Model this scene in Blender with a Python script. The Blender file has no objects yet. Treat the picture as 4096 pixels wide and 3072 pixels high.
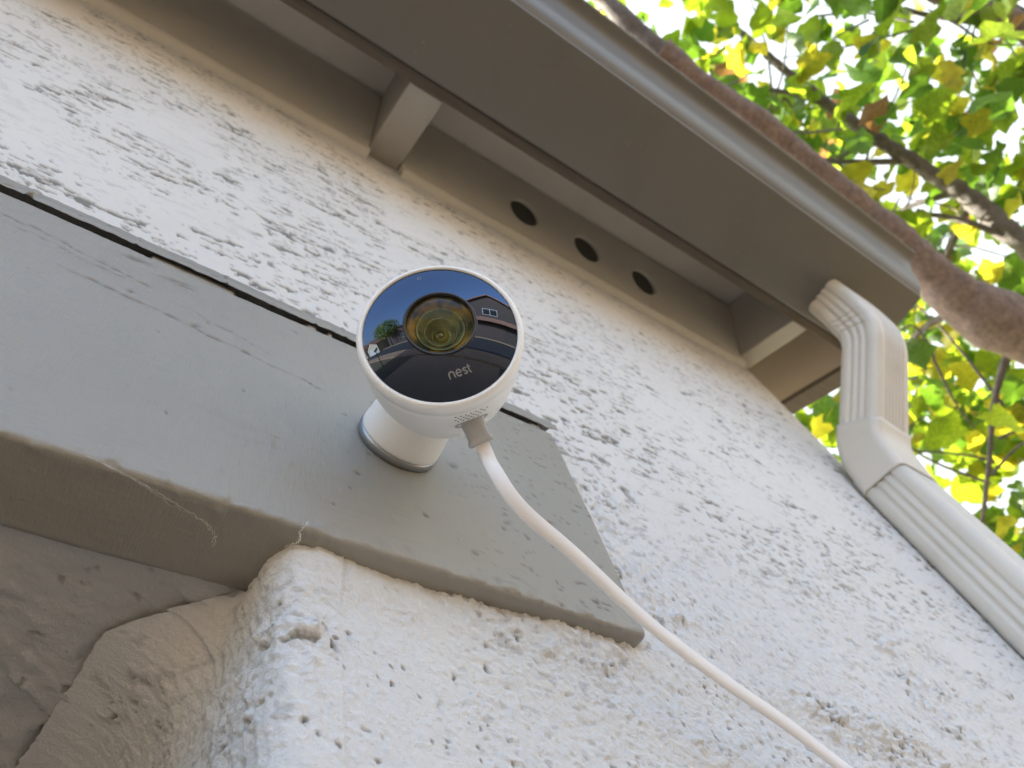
import bpy, bmesh, math, random
import numpy as np
from mathutils import Vector, Matrix, noise as mnoise

random.seed(7)
rng = np.random.default_rng(11)
SC = bpy.context.scene
COL = SC.collection
R = math.radians

# ------------------------------------------------------------------ camera
cam_d = bpy.data.cameras.new('camera')
cam = bpy.data.objects.new('camera', cam_d); COL.objects.link(cam); SC.camera = cam
cr = Vector((0.8217, -0.5290, -0.2120)); cd = Vector((0.3775, 0.7840, -0.4927)); cf = Vector((0.4269, 0.3248, 0.8440))
cam.matrix_world = Matrix(((cr.x, -cd.x, -cf.x, 0), (cr.y, -cd.y, -cf.y, 0), (cr.z, -cd.z, -cf.z, 0), (0, 0, 0, 1)))
cam_d.sensor_width = 36; cam_d.lens = 26.48
cam_d.clip_start = 0.01; cam_d.clip_end = 3000
cam_d.dof.use_dof = True; cam_d.dof.focus_distance = 0.41; cam_d.dof.aperture_fstop = 11.5

# ------------------------------------------------------------------ world, sun, exposure
SUN_AZ = Vector((-0.30, 0.95, 0)).normalized(); SUN_EL = R(33)
w = bpy.data.worlds.new('World'); SC.world = w; w.use_nodes = True
nt = w.node_tree; nt.nodes.clear()
sky = nt.nodes.new('ShaderNodeTexSky'); sky.sky_type = 'NISHITA'; sky.sun_disc = False
sky.sun_elevation = SUN_EL; sky.sun_rotation = math.atan2(SUN_AZ.x, SUN_AZ.y)
sky.air_density = 1.0; sky.dust_density = 4.0; sky.ozone_density = 1.0
bg = nt.nodes.new('ShaderNodeBackground'); bg.inputs[1].default_value = 0.15
wo = nt.nodes.new('ShaderNodeOutputWorld')
# added bright cloud bank that whitens the eastern sky, torn at its edge
tcw = nt.nodes.new('ShaderNodeTexCoord'); nzw = nt.nodes.new('ShaderNodeTexNoise'); nzw.inputs['Scale'].default_value = 2.2; nzw.inputs['Detail'].default_value = 7
dotw = nt.nodes.new('ShaderNodeVectorMath'); dotw.operation = 'DOT_PRODUCT'; dotw.inputs[1].default_value = (0.90, 0.05, 0.42)
mad = nt.nodes.new('ShaderNodeMath'); mad.operation = 'MULTIPLY_ADD'; mad.inputs[1].default_value = 0.9
mrw = nt.nodes.new('ShaderNodeMapRange'); mrw.inputs['From Min'].default_value = 0.72; mrw.inputs['From Max'].default_value = 1.02; mrw.interpolation_type = 'SMOOTHSTEP'
mxw = nt.nodes.new('ShaderNodeMix'); mxw.data_type = 'RGBA'; mxw.inputs[7].default_value = (1.9, 1.92, 1.98, 1)
nt.links.new(tcw.outputs['Generated'], nzw.inputs['Vector']); nt.links.new(tcw.outputs['Generated'], dotw.inputs[0])
nt.links.new(nzw.outputs['Fac'], mad.inputs[0]); nt.links.new(dotw.outputs['Value'], mad.inputs[2]); nt.links.new(mad.outputs[0], mrw.inputs[0])
nt.links.new(mrw.outputs[0], mxw.inputs[0]); nt.links.new(sky.outputs[0], mxw.inputs[6])
nt.links.new(mxw.outputs[2], bg.inputs[0]); nt.links.new(bg.outputs[0], wo.inputs[0])
sun_d = bpy.data.lights.new('sun', 'SUN'); sun_d.energy = 4.5; sun_d.angle = R(0.5); sun_d.color = (1, 0.90, 0.76)
sun = bpy.data.objects.new('sun', sun_d); COL.objects.link(sun)
sdir = Vector((SUN_AZ.x * math.cos(SUN_EL), SUN_AZ.y * math.cos(SUN_EL), math.sin(SUN_EL)))
sun.rotation_euler = sdir.to_track_quat('Z', 'Y').to_euler(); sun.location = (0, 6, 12)
vs = SC.view_settings
vs.view_transform = 'Standard'; vs.look = 'None'; vs.gamma = 1; vs.use_curve_mapping = False
vs.exposure = 2.56
vs.use_white_balance = True; vs.white_balance_temperature = 6250; vs.white_balance_tint = 4
SC.cycles.max_bounces = 8; SC.cycles.diffuse_bounces = 5; SC.cycles.transparent_max_bounces = 8
SC.cycles.sample_clamp_indirect = 8

# ------------------------------------------------------------------ materials
def mat(name, color, rough=0.6, metallic=0.0, ior=1.5, spec=0.5):
    m = bpy.data.materials.new(name); m.use_nodes = True
    b = m.node_tree.nodes['Principled BSDF']
    b.inputs['Base Color'].default_value = (*color, 1); b.inputs['Roughness'].default_value = rough
    b.inputs['Metallic'].default_value = metallic; b.inputs['IOR'].default_value = ior
    b.inputs['Specular IOR Level'].default_value = spec
    return m
def N(m, t, **kw):
    n = m.node_tree.nodes.new(t)
    for k, v in kw.items(): setattr(n, k, v)
    return n
def L(m, a, b): m.node_tree.links.new(a, b)
def objcoord(m, scale=(1, 1, 1), rot=(0, 0, 0)):
    tc = N(m, 'ShaderNodeTexCoord'); mp = N(m, 'ShaderNodeMapping')
    mp.inputs['Scale'].default_value = scale; mp.inputs['Rotation'].default_value = rot
    L(m, tc.outputs['Object'], mp.inputs['Vector']); return mp.outputs[0]
def noise_tex(m, vec, scale, detail=4, rough=0.5):
    n = N(m, 'ShaderNodeTexNoise'); n.inputs['Scale'].default_value = scale
    n.inputs['Detail'].default_value = detail; n.inputs['Roughness'].default_value = rough
    L(m, vec, n.inputs['Vector']); return n.outputs['Fac']
def ramp(m, fac, stops):
    r = N(m, 'ShaderNodeValToRGB'); cr_ = r.color_ramp
    while len(cr_.elements) < len(stops): cr_.elements.new(0.5)
    for e, (p, c) in zip(cr_.elements, stops): e.position = p; e.color = (*c, 1)
    L(m, fac, r.inputs[0]); return r.outputs[0]
def mix(m, fac, a, b, mode='MIX'):
    x = N(m, 'ShaderNodeMix', data_type='RGBA', blend_type=mode)
    for i, v in ((0, fac), (6, a), (7, b)):
        if hasattr(v, 'links') or hasattr(v, 'is_linked'): L(m, v, x.inputs[i])
        elif i == 0: x.inputs[0].default_value = v
        else: x.inputs[i].default_value = (*v, 1)
    return x.outputs[2]
def bump(m, h, strength, dist):
    b = N(m, 'ShaderNodeBump'); b.inputs['Strength'].default_value = strength; b.inputs['Distance'].default_value = dist
    L(m, h, b.inputs['Height']); L(m, b.outputs[0], m.node_tree.nodes['Principled BSDF'].inputs['Normal'])
def setcol(m, c): L(m, c, m.node_tree.nodes['Principled BSDF'].inputs['Base Color'])

def m_stucco(k=1.0, nm='white_stucco'):
    m = mat(nm, (0.62, 0.61, 0.60), 0.85)
    v = objcoord(m); n1 = noise_tex(m, v, 3.0, 5, 0.6); n2 = noise_tex(m, v, 380, 6, 0.7)
    base = ramp(m, n1, [(0.3, (0.76 * k, 0.755 * k, 0.75 * k)), (0.7, (0.83 * k, 0.825 * k, 0.82 * k))])
    at = N(m, 'ShaderNodeAttribute', attribute_name='dirt')
    dirt = mix(m, at.outputs['Fac'], base, (0.20, 0.195, 0.18))
    setcol(m, dirt); bump(m, n2, 1.0, 0.0021); return m
def m_beam(name, col, crack=True, dirty=0.0):
    m = mat(name, col, 0.45)
    v = objcoord(m); n1 = noise_tex(m, v, 5, 5, 0.6)
    lo = tuple(c * 0.93 for c in col); hi = tuple(min(1, c * 1.06) for c in col)
    base = ramp(m, n1, [(0.3, lo), (0.7, hi)])
    at = N(m, 'ShaderNodeAttribute', attribute_name='dirt')
    setcol(m, mix(m, at.outputs['Fac'], base, (0.07, 0.06, 0.05)))
    va = objcoord(m, (900, 200, 120)); vb = objcoord(m, (60, 300, 400))
    a = noise_tex(m, va, 1, 3); b = noise_tex(m, vb, 1, 2)
    ad = N(m, 'ShaderNodeMath', operation='ADD'); L(m, a, ad.inputs[0]); L(m, b, ad.inputs[1])
    bump(m, ad.outputs[0], 0.5, 0.0007); return m
def m_paint(name, col, rough=0.5, bscale=60, bs=0.25, var=0.06, wood=False):
    m = mat(name, col, rough); v = objcoord(m, (2, 30, 30) if wood else (1, 1, 1))
    n1 = noise_tex(m, v, 4, 6, 0.65)
    setcol(m, ramp(m, n1, [(0.3, tuple(c * (1 - var) for c in col)), (0.7, tuple(c * (1 + var) for c in col))]))
    n2 = noise_tex(m, v, bscale, 4); bump(m, n2, bs, 0.001); return m

def add_specks(m, light, dark, scale=90):
    # dust specks and faint grime worn into a painted metal or wood surface
    v = objcoord(m); b = m.node_tree.nodes['Principled BSDF']; src = b.inputs['Base Color'].links[0].from_socket
    vo = N(m, 'ShaderNodeTexVoronoi'); vo.inputs['Scale'].default_value = scale; L(m, v, vo.inputs['Vector'])
    r1 = ramp(m, vo.outputs['Distance'], [(0.05, (1, 1, 1)), (0.10, (0, 0, 0))])
    n1 = noise_tex(m, v, scale * 0.25, 3); r2 = ramp(m, n1, [(0.56, (0, 0, 0)), (0.62, (1, 1, 1))])
    mk = mix(m, 1.0, r1, r2, 'MULTIPLY'); c1 = mix(m, mk, src, light)
    n2 = noise_tex(m, v, 5, 8, 0.75); r3 = ramp(m, n2, [(0.50, (0, 0, 0)), (0.75, (0.55, 0.55, 0.55))])
    setcol(m, mix(m, r3, c1, dark))
M = {}
M['stucco'] = m_stucco()
M['beam'] = m_beam('grey_beam_paint', (0.296, 0.283, 0.253))
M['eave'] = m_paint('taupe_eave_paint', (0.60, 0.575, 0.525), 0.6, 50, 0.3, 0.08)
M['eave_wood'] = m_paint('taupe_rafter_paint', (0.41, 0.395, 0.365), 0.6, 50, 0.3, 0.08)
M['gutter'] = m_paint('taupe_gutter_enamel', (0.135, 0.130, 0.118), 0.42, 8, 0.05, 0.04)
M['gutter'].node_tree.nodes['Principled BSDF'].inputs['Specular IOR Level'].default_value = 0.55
M['downspout'] = m_paint('cream_enamel', (0.67, 0.635, 0.575), 0.42, 12, 0.04, 0.03)
add_specks(M['gutter'], (0.26, 0.24, 0.21), (0.105, 0.10, 0.088), 60); add_specks(M['downspout'], (0.45, 0.42, 0.37), (0.50, 0.45, 0.38), 50)
add_specks(M['eave'], (0.30, 0.28, 0.24), (0.46, 0.43, 0.38), 40)
M['dark'] = mat('joint_shade_black', (0.015, 0.013, 0.012), 0.9)
M['screen'] = mat('vent_mesh', (0.075, 0.073, 0.068), 0.7)
M['dark_wood'] = m_paint('dark_brown_wood', (0.12, 0.10, 0.078), 0.8, 40, 0.4, 0.2, True)  # darker brown than the other eave boards
M['barge'] = m_paint('warm_lit_barge_paint', (0.62, 0.53, 0.43), 0.6, 50, 0.3, 0.06)  # warm bounced light put into the paint colour
M['soffit'] = m_stucco(0.82, 'shade_darkened_stucco')  # white stucco darkened evenly; shade of the opening put into its colour
M['shingle'] = m_paint('clay_roof_tile', (0.30, 0.17, 0.11), 0.8, 40, 0.4, 0.25)
M['white'] = mat('white_satin_plastic', (0.90, 0.90, 0.905), 0.33)
M['white_rubber'] = mat('white_cable_rubber', (0.80, 0.79, 0.81), 0.5)
M['grey_rubber'] = mat('grey_plug_rubber', (0.46, 0.46, 0.465), 0.55)
M['seam'] = mat('dark_seam', (0.06, 0.06, 0.065), 0.6)
M['glass'] = mat('black_mirror_glass', (0.0015, 0.0015, 0.002), 0.015, 0, 1.83, 0.5)
M['glass'].node_tree.nodes['Principled BSDF'].inputs['Specular Tint'].default_value = (0.47, 0.62, 1.0, 1)
M['ringblk'] = mat('black_lens_ring', (0.012, 0.009, 0.014), 0.25)
M['print'] = mat('grey_logo_print', (0.20, 0.20, 0.205), 0.4)
M['silver'] = mat('brushed_silver', (0.36, 0.365, 0.38), 0.38, 0.9)
M['web'] = mat('cobweb_silk', (0.75, 0.72, 0.66), 0.7)

def m_lens_reflection(name, c1, c2, rough):  # foliage reflections painted as blotches into the lens colours
    m = mat(name, c1, rough, 0.15); v = objcoord(m)
    n1 = noise_tex(m, v, 110, 2)
    setcol(m, ramp(m, n1, [(0.38, c1), (0.62, c2)])); return m
M['amber'] = m_lens_reflection('amber_painted_reflection', (0.27, 0.17, 0.03), (0.025, 0.03, 0.012), 0.3)
M['green_c'] = m_lens_reflection('green_painted_reflection', (0.17, 0.18, 0.085), (0.07, 0.085, 0.05), 0.25)
M['olive_c'] = m_lens_reflection('olive_painted_reflection', (0.20, 0.20, 0.05), (0.10, 0.11, 0.03), 0.18)
def m_clear():
    m = bpy.data.materials.new('clear_lens_glass'); m.use_nodes = True; t = m.node_tree; t.nodes.clear()
    g = t.nodes.new('ShaderNodeBsdfGlossy'); g.inputs['Roughness'].default_value = 0.02
    tr = t.nodes.new('ShaderNodeBsdfTransparent'); tr.inputs[0].default_value = (0.96, 0.95, 0.85, 1)
    fr = t.nodes.new('ShaderNodeFresnel'); fr.inputs[0].default_value = 1.16
    mx = t.nodes.new('ShaderNodeMixShader'); o = t.nodes.new('ShaderNodeOutputMaterial')
    t.links.new(fr.outputs[0], mx.inputs[0]); t.links.new(tr.outputs[0], mx.inputs[1]); t.links.new(g.outputs[0], mx.inputs[2])
    t.links.new(mx.outputs[0], o.inputs[0]); return m
M['clear'] = m_clear()

def m_bark(name, c1, c2):
    m = mat(name, c1, 0.85); v = objcoord(m)
    n = noise_tex(m, v, 32, 10, 0.85); setcol(m, ramp(m, n, [(0.33, c1), (0.67, c2)]))
    n2 = noise_tex(m, v, 45, 6, 0.7); bump(m, n2, 0.7, 0.012); return m
M['bark'] = m_bark('mauve_brown_bark', (0.10, 0.075, 0.068), (0.34, 0.26, 0.235))
M['bark2'] = m_bark('grey_bark', (0.07, 0.06, 0.055), (0.20, 0.175, 0.155))
def m_leaf(name, dcol, tcol, f):
    m = bpy.data.materials.new(name); m.use_nodes = True; t = m.node_tree; t.nodes.clear()
    tc = t.nodes.new('ShaderNodeTexCoord'); nz = t.nodes.new('ShaderNodeTexNoise'); nz.inputs['Scale'].default_value = 14
    t.links.new(tc.outputs['Object'], nz.inputs['Vector'])
    oi = t.nodes.new('ShaderNodeObjectInfo')
    def col(c):
        r = t.nodes.new('ShaderNodeValToRGB'); r.color_ramp.elements[0].color = (*[x * 0.65 for x in c], 1)
        r.color_ramp.elements[0].position = 0.3; r.color_ramp.elements[1].position = 0.7
        r.color_ramp.elements[1].color = (*[min(1, x * 1.2) for x in c], 1); t.links.new(nz.outputs['Fac'], r.inputs[0]); return r.outputs[0]
    d = t.nodes.new('ShaderNodeBsdfPrincipled'); d.inputs['Roughness'].default_value = 0.45
    tr = t.nodes.new('ShaderNodeBsdfTranslucent'); mx = t.nodes.new('ShaderNodeMixShader'); o = t.nodes.new('ShaderNodeOutputMaterial')
    t.links.new(col(dcol), d.inputs['Base Color']); t.links.new(col(tcol), tr.inputs[0]); mx.inputs[0].default_value = f
    t.links.new(d.outputs[0], mx.inputs[1]); t.links.new(tr.outputs[0], mx.inputs[2]); t.links.new(mx.outputs[0], o.inputs[0]); return m
LEAFM = [m_leaf('leaf_green', (0.055, 0.11, 0.018), (0.16, 0.30, 0.02), 0.55),
         m_leaf('leaf_lime', (0.09, 0.14, 0.02), (0.34, 0.46, 0.02), 0.62),
         m_leaf('leaf_yellow', (0.20, 0.19, 0.03), (0.62, 0.56, 0.03), 0.62),
         m_leaf('leaf_russet', (0.22, 0.12, 0.05), (0.42, 0.22, 0.07), 0.55)]

# ------------------------------------------------------------------ helpers
def link(o, parent=None):
    COL.objects.link(o)
    if parent is not None: o.parent = parent
    return o
def empty(name, label=None, cat=None, loc=(0, 0, 0), group=None):
    o = link(bpy.data.objects.new(name, None)); o.location = loc; o.empty_display_size = 0.05
    if label: o['label'] = label
    if cat: o['category'] = cat
    if group: o['group'] = group
    bpy.context.view_layer.update()
    return o
def mesh_obj(name, verts, faces, m, parent=None, smooth=False, mats=None, mi=None):
    me = bpy.data.meshes.new(name); me.from_pydata([tuple(v) for v in verts], [], [tuple(f) for f in faces])
    for mm in (mats or [m]): me.materials.append(mm)
    if mi is not None: me.polygons.foreach_set('material_index', mi)
    if smooth: me.polygons.foreach_set('use_smooth', [True] * len(me.polygons))
    me.update()
    o = bpy.data.objects.new(name, me); link(o, parent)
    if parent is not None: o.matrix_parent_inverse = parent.matrix_world.inverted()
    return o
def bm_obj(name, bm, m, parent=None, smooth=False):
    me = bpy.data.meshes.new(name); bm.normal_update(); bm.to_mesh(me); bm.free(); me.materials.append(m)
    if smooth: me.polygons.foreach_set('use_smooth', [True] * len(me.polygons))
    o = bpy.data.objects.new(name, me); link(o, parent)
    if parent is not None: o.matrix_parent_inverse = parent.matrix_world.inverted()
    return o
def bevel(o, w_, seg=2):
    md = o.modifiers.new('bevel', 'BEVEL'); md.width = w_; md.segments = seg; md.limit_method = 'ANGLE'; md.angle_limit = R(35)
    return o
def box(name, lo, hi, m, parent=None, bv=0):
    x0, y0, z0 = lo; x1, y1, z1 = hi
    v = [(x0, y0, z0), (x1, y0, z0), (x1, y1, z0), (x0, y1, z0), (x0, y0, z1), (x1, y0, z1), (x1, y1, z1), (x0, y1, z1)]
    f = [(0, 3, 2, 1), (4, 5, 6, 7), (0, 1, 5, 4), (1, 2, 6, 5), (2, 3, 7, 6), (3, 0, 4, 7)]
    o = mesh_obj(name, v, f, m, parent)
    if bv: bevel(o, bv)
    return o
def prism_x(name, poly, x0, x1, m, parent=None, bv=0, smooth=False):
    n = len(poly)
    v = [(x0, y, z) for y, z in poly] + [(x1, y, z) for y, z in poly]
    f = [tuple(range(n)), tuple(range(2 * n - 1, n - 1, -1))] + [(i, i + n, (i + 1) % n + n, (i + 1) % n) for i in range(n)]
    o = mesh_obj(name, v, f, m, parent)
    bm = bmesh.new(); bm.from_mesh(o.data); bmesh.ops.recalc_face_normals(bm, faces=bm.faces); bm.to_mesh(o.data); bm.free()
    if bv: bevel(o, bv)
    return o
def grid_obj(name, P, m, parent=None, keep=None, attr=None, flip=False):
    nr, nc = P.shape[:2]
    idx = np.arange(nr * nc).reshape(nr, nc)
    a, b, c, d = idx[:-1, :-1], idx[:-1, 1:], idx[1:, 1:], idx[1:, :-1]
    q = np.stack([a, b, c, d] if not flip else [a, d, c, b], -1)
    if keep is not None: q = q[keep]
    q = q.reshape(-1, 4)
    me = bpy.data.meshes.new(name)
    me.vertices.add(nr * nc); me.vertices.foreach_set('co', P.reshape(-1).astype(np.float32))
    me.loops.add(q.size); me.loops.foreach_set('vertex_index', q.reshape(-1).astype(np.int32))
    me.polygons.add(len(q)); me.polygons.foreach_set('loop_start', (np.arange(len(q)) * 4).astype(np.int32))
    me.polygons.foreach_set('use_smooth', np.ones(len(q), bool))
    me.update(calc_edges=True); me.materials.append(m)
    if attr is not None:
        at = me.attributes.new('dirt', 'FLOAT', 'POINT'); at.data.foreach_set('value', attr.reshape(-1).astype(np.float32))
    o = bpy.data.objects.new(name, me); link(o, parent)
    if parent is not None: o.matrix_parent_inverse = parent.matrix_world.inverted()
    return o
TAB = rng.random((1024, 1024))
def vn(x, y, s=0):
    x = x + s * 37.17; y = y + s * 91.31
    xi = np.floor(x).astype(int); yi = np.floor(y).astype(int); fx = x - xi; fy = y - yi
    fx = fx * fx * fx * (fx * (fx * 6 - 15) + 10); fy = fy * fy * fy * (fy * (fy * 6 - 15) + 10)
    g = lambda i, j: TAB[i % 1024, j % 1024]
    return (g(xi, yi) * (1 - fx) + g(xi + 1, yi) * fx) * (1 - fy) + (g(xi, yi + 1) * (1 - fx) + g(xi + 1, yi + 1) * fx) * fy
def fbm(x, y, o=4, s=0, g=0.5):
    t = 0; a = 1; n = 0
    for k in range(o): t = t + a * vn(x * 2.03 ** k, y * 2.03 ** k, s + k * 3); n += a; a *= g
    return t / n
def sst(a, b, x):
    t = np.clip((x - a) / (b - a), 0, 1); return t * t * (3 - 2 * t)
def sweep_tube(name, pts, rad, m, parent=None, seg=12, wob=0.0, cap=True, seed=0):
    """round limb along a smooth path; rad per control point"""
    pts = [Vector(p) for p in pts]; n = len(pts); P = []; RR = []
    for i in range(n - 1):
        p0 = pts[max(i - 1, 0)]; p1 = pts[i]; p2 = pts[i + 1]; p3 = pts[min(i + 2, n - 1)]
        st = max(2, int((p2 - p1).length / max(0.012, 0.3 * rad[i])))
        st = min(st, 40)
        for k in range(st):
            t = k / st
            P.append(0.5 * ((2 * p1) + (p2 - p0) * t + (2 * p0 - 5 * p1 + 4 * p2 - p3) * t * t + (3 * p1 - p0 - 3 * p2 + p3) * t ** 3))
            RR.append(rad[i] * (1 - t) + rad[i + 1] * t)
    P.append(pts[-1]); RR.append(rad[-1])
    V = []; F = []; up = Vector((0.13, 0.2, 1)).normalized()
    for i, p in enumerate(P):
        tg = (P[min(i + 1, len(P) - 1)] - P[max(i - 1, 0)]).normalized()
        s = tg.cross(up).normalized(); u = s.cross(tg).normalized()
        for j in range(seg):
            a = 2 * math.pi * j / seg; d = s * math.cos(a) + u * math.sin(a)
            r = RR[i]
            if wob: q_ = Vector(p + d * r); r *= 1 + wob * (mnoise.noise(q_ * (0.33 / max(r, 0.01)) + Vector((seed, 0, 0))) + 0.35 * mnoise.noise(q_ * (1.3 / max(r, 0.01))) + 0.12 * mnoise.noise(q_ * 60))
            V.append(p + d * r)
    for i in range(len(P) - 1):
        for j in range(seg):
            k = (j + 1) % seg; F.append((i * seg + j, i * seg + k, (i + 1) * seg + k, (i + 1) * seg + j))
    if cap: F.append(tuple(range(seg - 1, -1, -1))); F.append(tuple(range((len(P) - 1) * seg, len(P) * seg)))
    return mesh_obj(name, V, F, m, parent, True)

GZ = -1.75
# ================================================================== SETTING
def gsheet(name, x0, x1, y0, y1, z, m):
    o = mesh_obj(name, [(x0, y0, z), (x1, y0, z), (x1, y1, z), (x0, y1, z)], [(0, 1, 2, 3)], m); o['kind'] = 'structure'; return o
M['soil'] = m_paint('dry_lawn_ground', (0.15, 0.115, 0.06), 0.9, 6, 0.3, 0.3)
M['asphalt'] = m_paint('asphalt', (0.055, 0.054, 0.052), 0.85, 80, 0.3, 0.2)
M['concrete'] = m_paint('tan_concrete', (0.42, 0.275, 0.155), 0.85, 30, 0.3, 0.12)
gsheet('ground', -900, 900, -900, 900, GZ, M['soil'])
gsheet('road', -120, 90, -11.4, -5.6, GZ + 0.004, M['asphalt'])
def slab(name, x0, x1, y0, y1, h, m):
    o = box(name, (x0, y0, GZ), (x1, y1, GZ + h), m); o['kind'] = 'structure'; return o
slab('kerb', -120, 90, -5.6, -5.4, 0.13, M['concrete'])
slab('kerb', -120, 90, -11.6, -11.4, 0.13, M['concrete'])
slab('pavement', -120, 90, -5.395, -4.1, 0.12, M['concrete'])
M['far_concrete'] = m_paint('dark_concrete', (0.13, 0.12, 0.105), 0.85, 30, 0.3, 0.15)  # darker than the near pavement
slab('pavement', -120, 90, -12.9, -11.605, 0.12, M['far_concrete'])
drive = gsheet('driveway', -5.2, 0.3, -4.095, 1.0, GZ + 0.008, M['concrete'])

# ================================================================== HOUSE
house = empty('house', 'white stucco house corner with taupe open eave and grey painted header beam', 'house')
W_ = 0.238
def h_wall(x, z):
    """relief of the trowelled stucco, metres outward"""
    a = R(-9); xr = x * math.cos(a) - z * math.sin(a); zr = x * math.sin(a) + z * math.cos(a)
    wx = (fbm(x / 0.05, z / 0.03, 2, 40) - 0.5) * 0.010
    up = sst(0.33, 0.60, z)
    h = (fbm(x / 0.25, z / 0.18, 3, 1) - 0.5) * 0.007
    smooth = sst(0.56, 0.66, fbm(x / 0.10, z / 0.08, 3, 21))
    grain = (fbm(x / 0.0026, z / 0.0026, 2, 5) - 0.5); mid = (fbm(x / 0.009, z / 0.009, 3, 9) - 0.5)
    h = h * (1 - 0.4 * up) + (grain * (0.0020 - 0.0012 * up) + mid * (0.0022 - 0.0015 * up)) * (1 - 0.6 * smooth)
    m1 = sst(0.34, 0.56, fbm(x / 0.10, z / 0.08, 3, 25)) * (1 - 0.9 * smooth)
    left = sst(0.62, 0.18, x)
    p1 = fbm(xr / 0.0200, (zr + wx) / 0.0052, 3, 13, 0.5)
    p1b = fbm(xr / 0.0072, (zr + wx) / 0.0036, 2, 17)
    p3 = np.abs(fbm(xr / 0.060, (zr + wx) / 0.020, 3, 19) - 0.5)
    gate = sst(0.56, 0.64, fbm(xr / 0.026, zr / 0.025, 2, 23))
    near = sst(0.70, 0.60, z) * sst(0.5, 0.3, x)
    pit1 = sst(0.672, 0.694, p1 + 0.038 * m1 * left - 0.04 * near - 0.024 * (1 - left)) * (1 - smooth * 0.9)
    pit2 = sst(0.750, 0.780, p1b + 0.025 * m1 - 0.01 * left)  * (1 - 0.8 * smooth)
    pit3 = sst(0.011, 0.005, p3) * gate * (1 - smooth) * left * (1 - near)
    b2 = sst(0.49, 0.66, fbm(x / 0.085, z / 0.045, 3, 35))
    b1 = sst(0.50, 0.78, fbm(x / 0.0075, z / 0.0070, 3, 31)); b3 = sst(0.60, 0.78, fbm(x / 0.015, z / 0.013, 3, 33)) * b2
    b4 = sst(0.45, 0.8, fbm(x / 0.0034, z / 0.0032, 2, 43))
    drag = (vn((x + 0.15 * z) / 0.0026, z / 0.045, 37) - 0.5) * 0.0011
    lump = b1 * (0.15 + 0.85 * b2) * 0.0020 + b3 * 0.0032 + b4 * 0.0014 * (0.4 + 0.6 * b2) + drag
    holes = sst(0.82, 0.87, fbm(x / 0.0034, z / 0.0032, 2, 51)) + sst(0.80, 0.83, fbm(x / 0.0085, z / 0.0065, 3, 53)) * b2
    holes = np.clip(holes + 0.8 * sst(0.34, 0.28, fbm(x / 0.0055, z / 0.0045, 3, 59)) * b2, 0, 1) * sst(0.42, 0.56, fbm(x / 0.03, z / 0.02, 2, 57))
    lo = 1 - up
    h = h - np.maximum(pit1, pit3) * 0.0017 * up - pit2 * 0.0014 * (0.4 + 0.6 * up) + lump * (1 - 0.9 * up) - holes * 0.003 * lo
    dirt = np.clip(np.maximum(pit1 * 0.9, pit3 * 0.8) * up + pit2 * 0.7 * (0.35 + 0.65 * up) + holes * 0.95 * lo, 0, 1)
    return h, dirt

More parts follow.
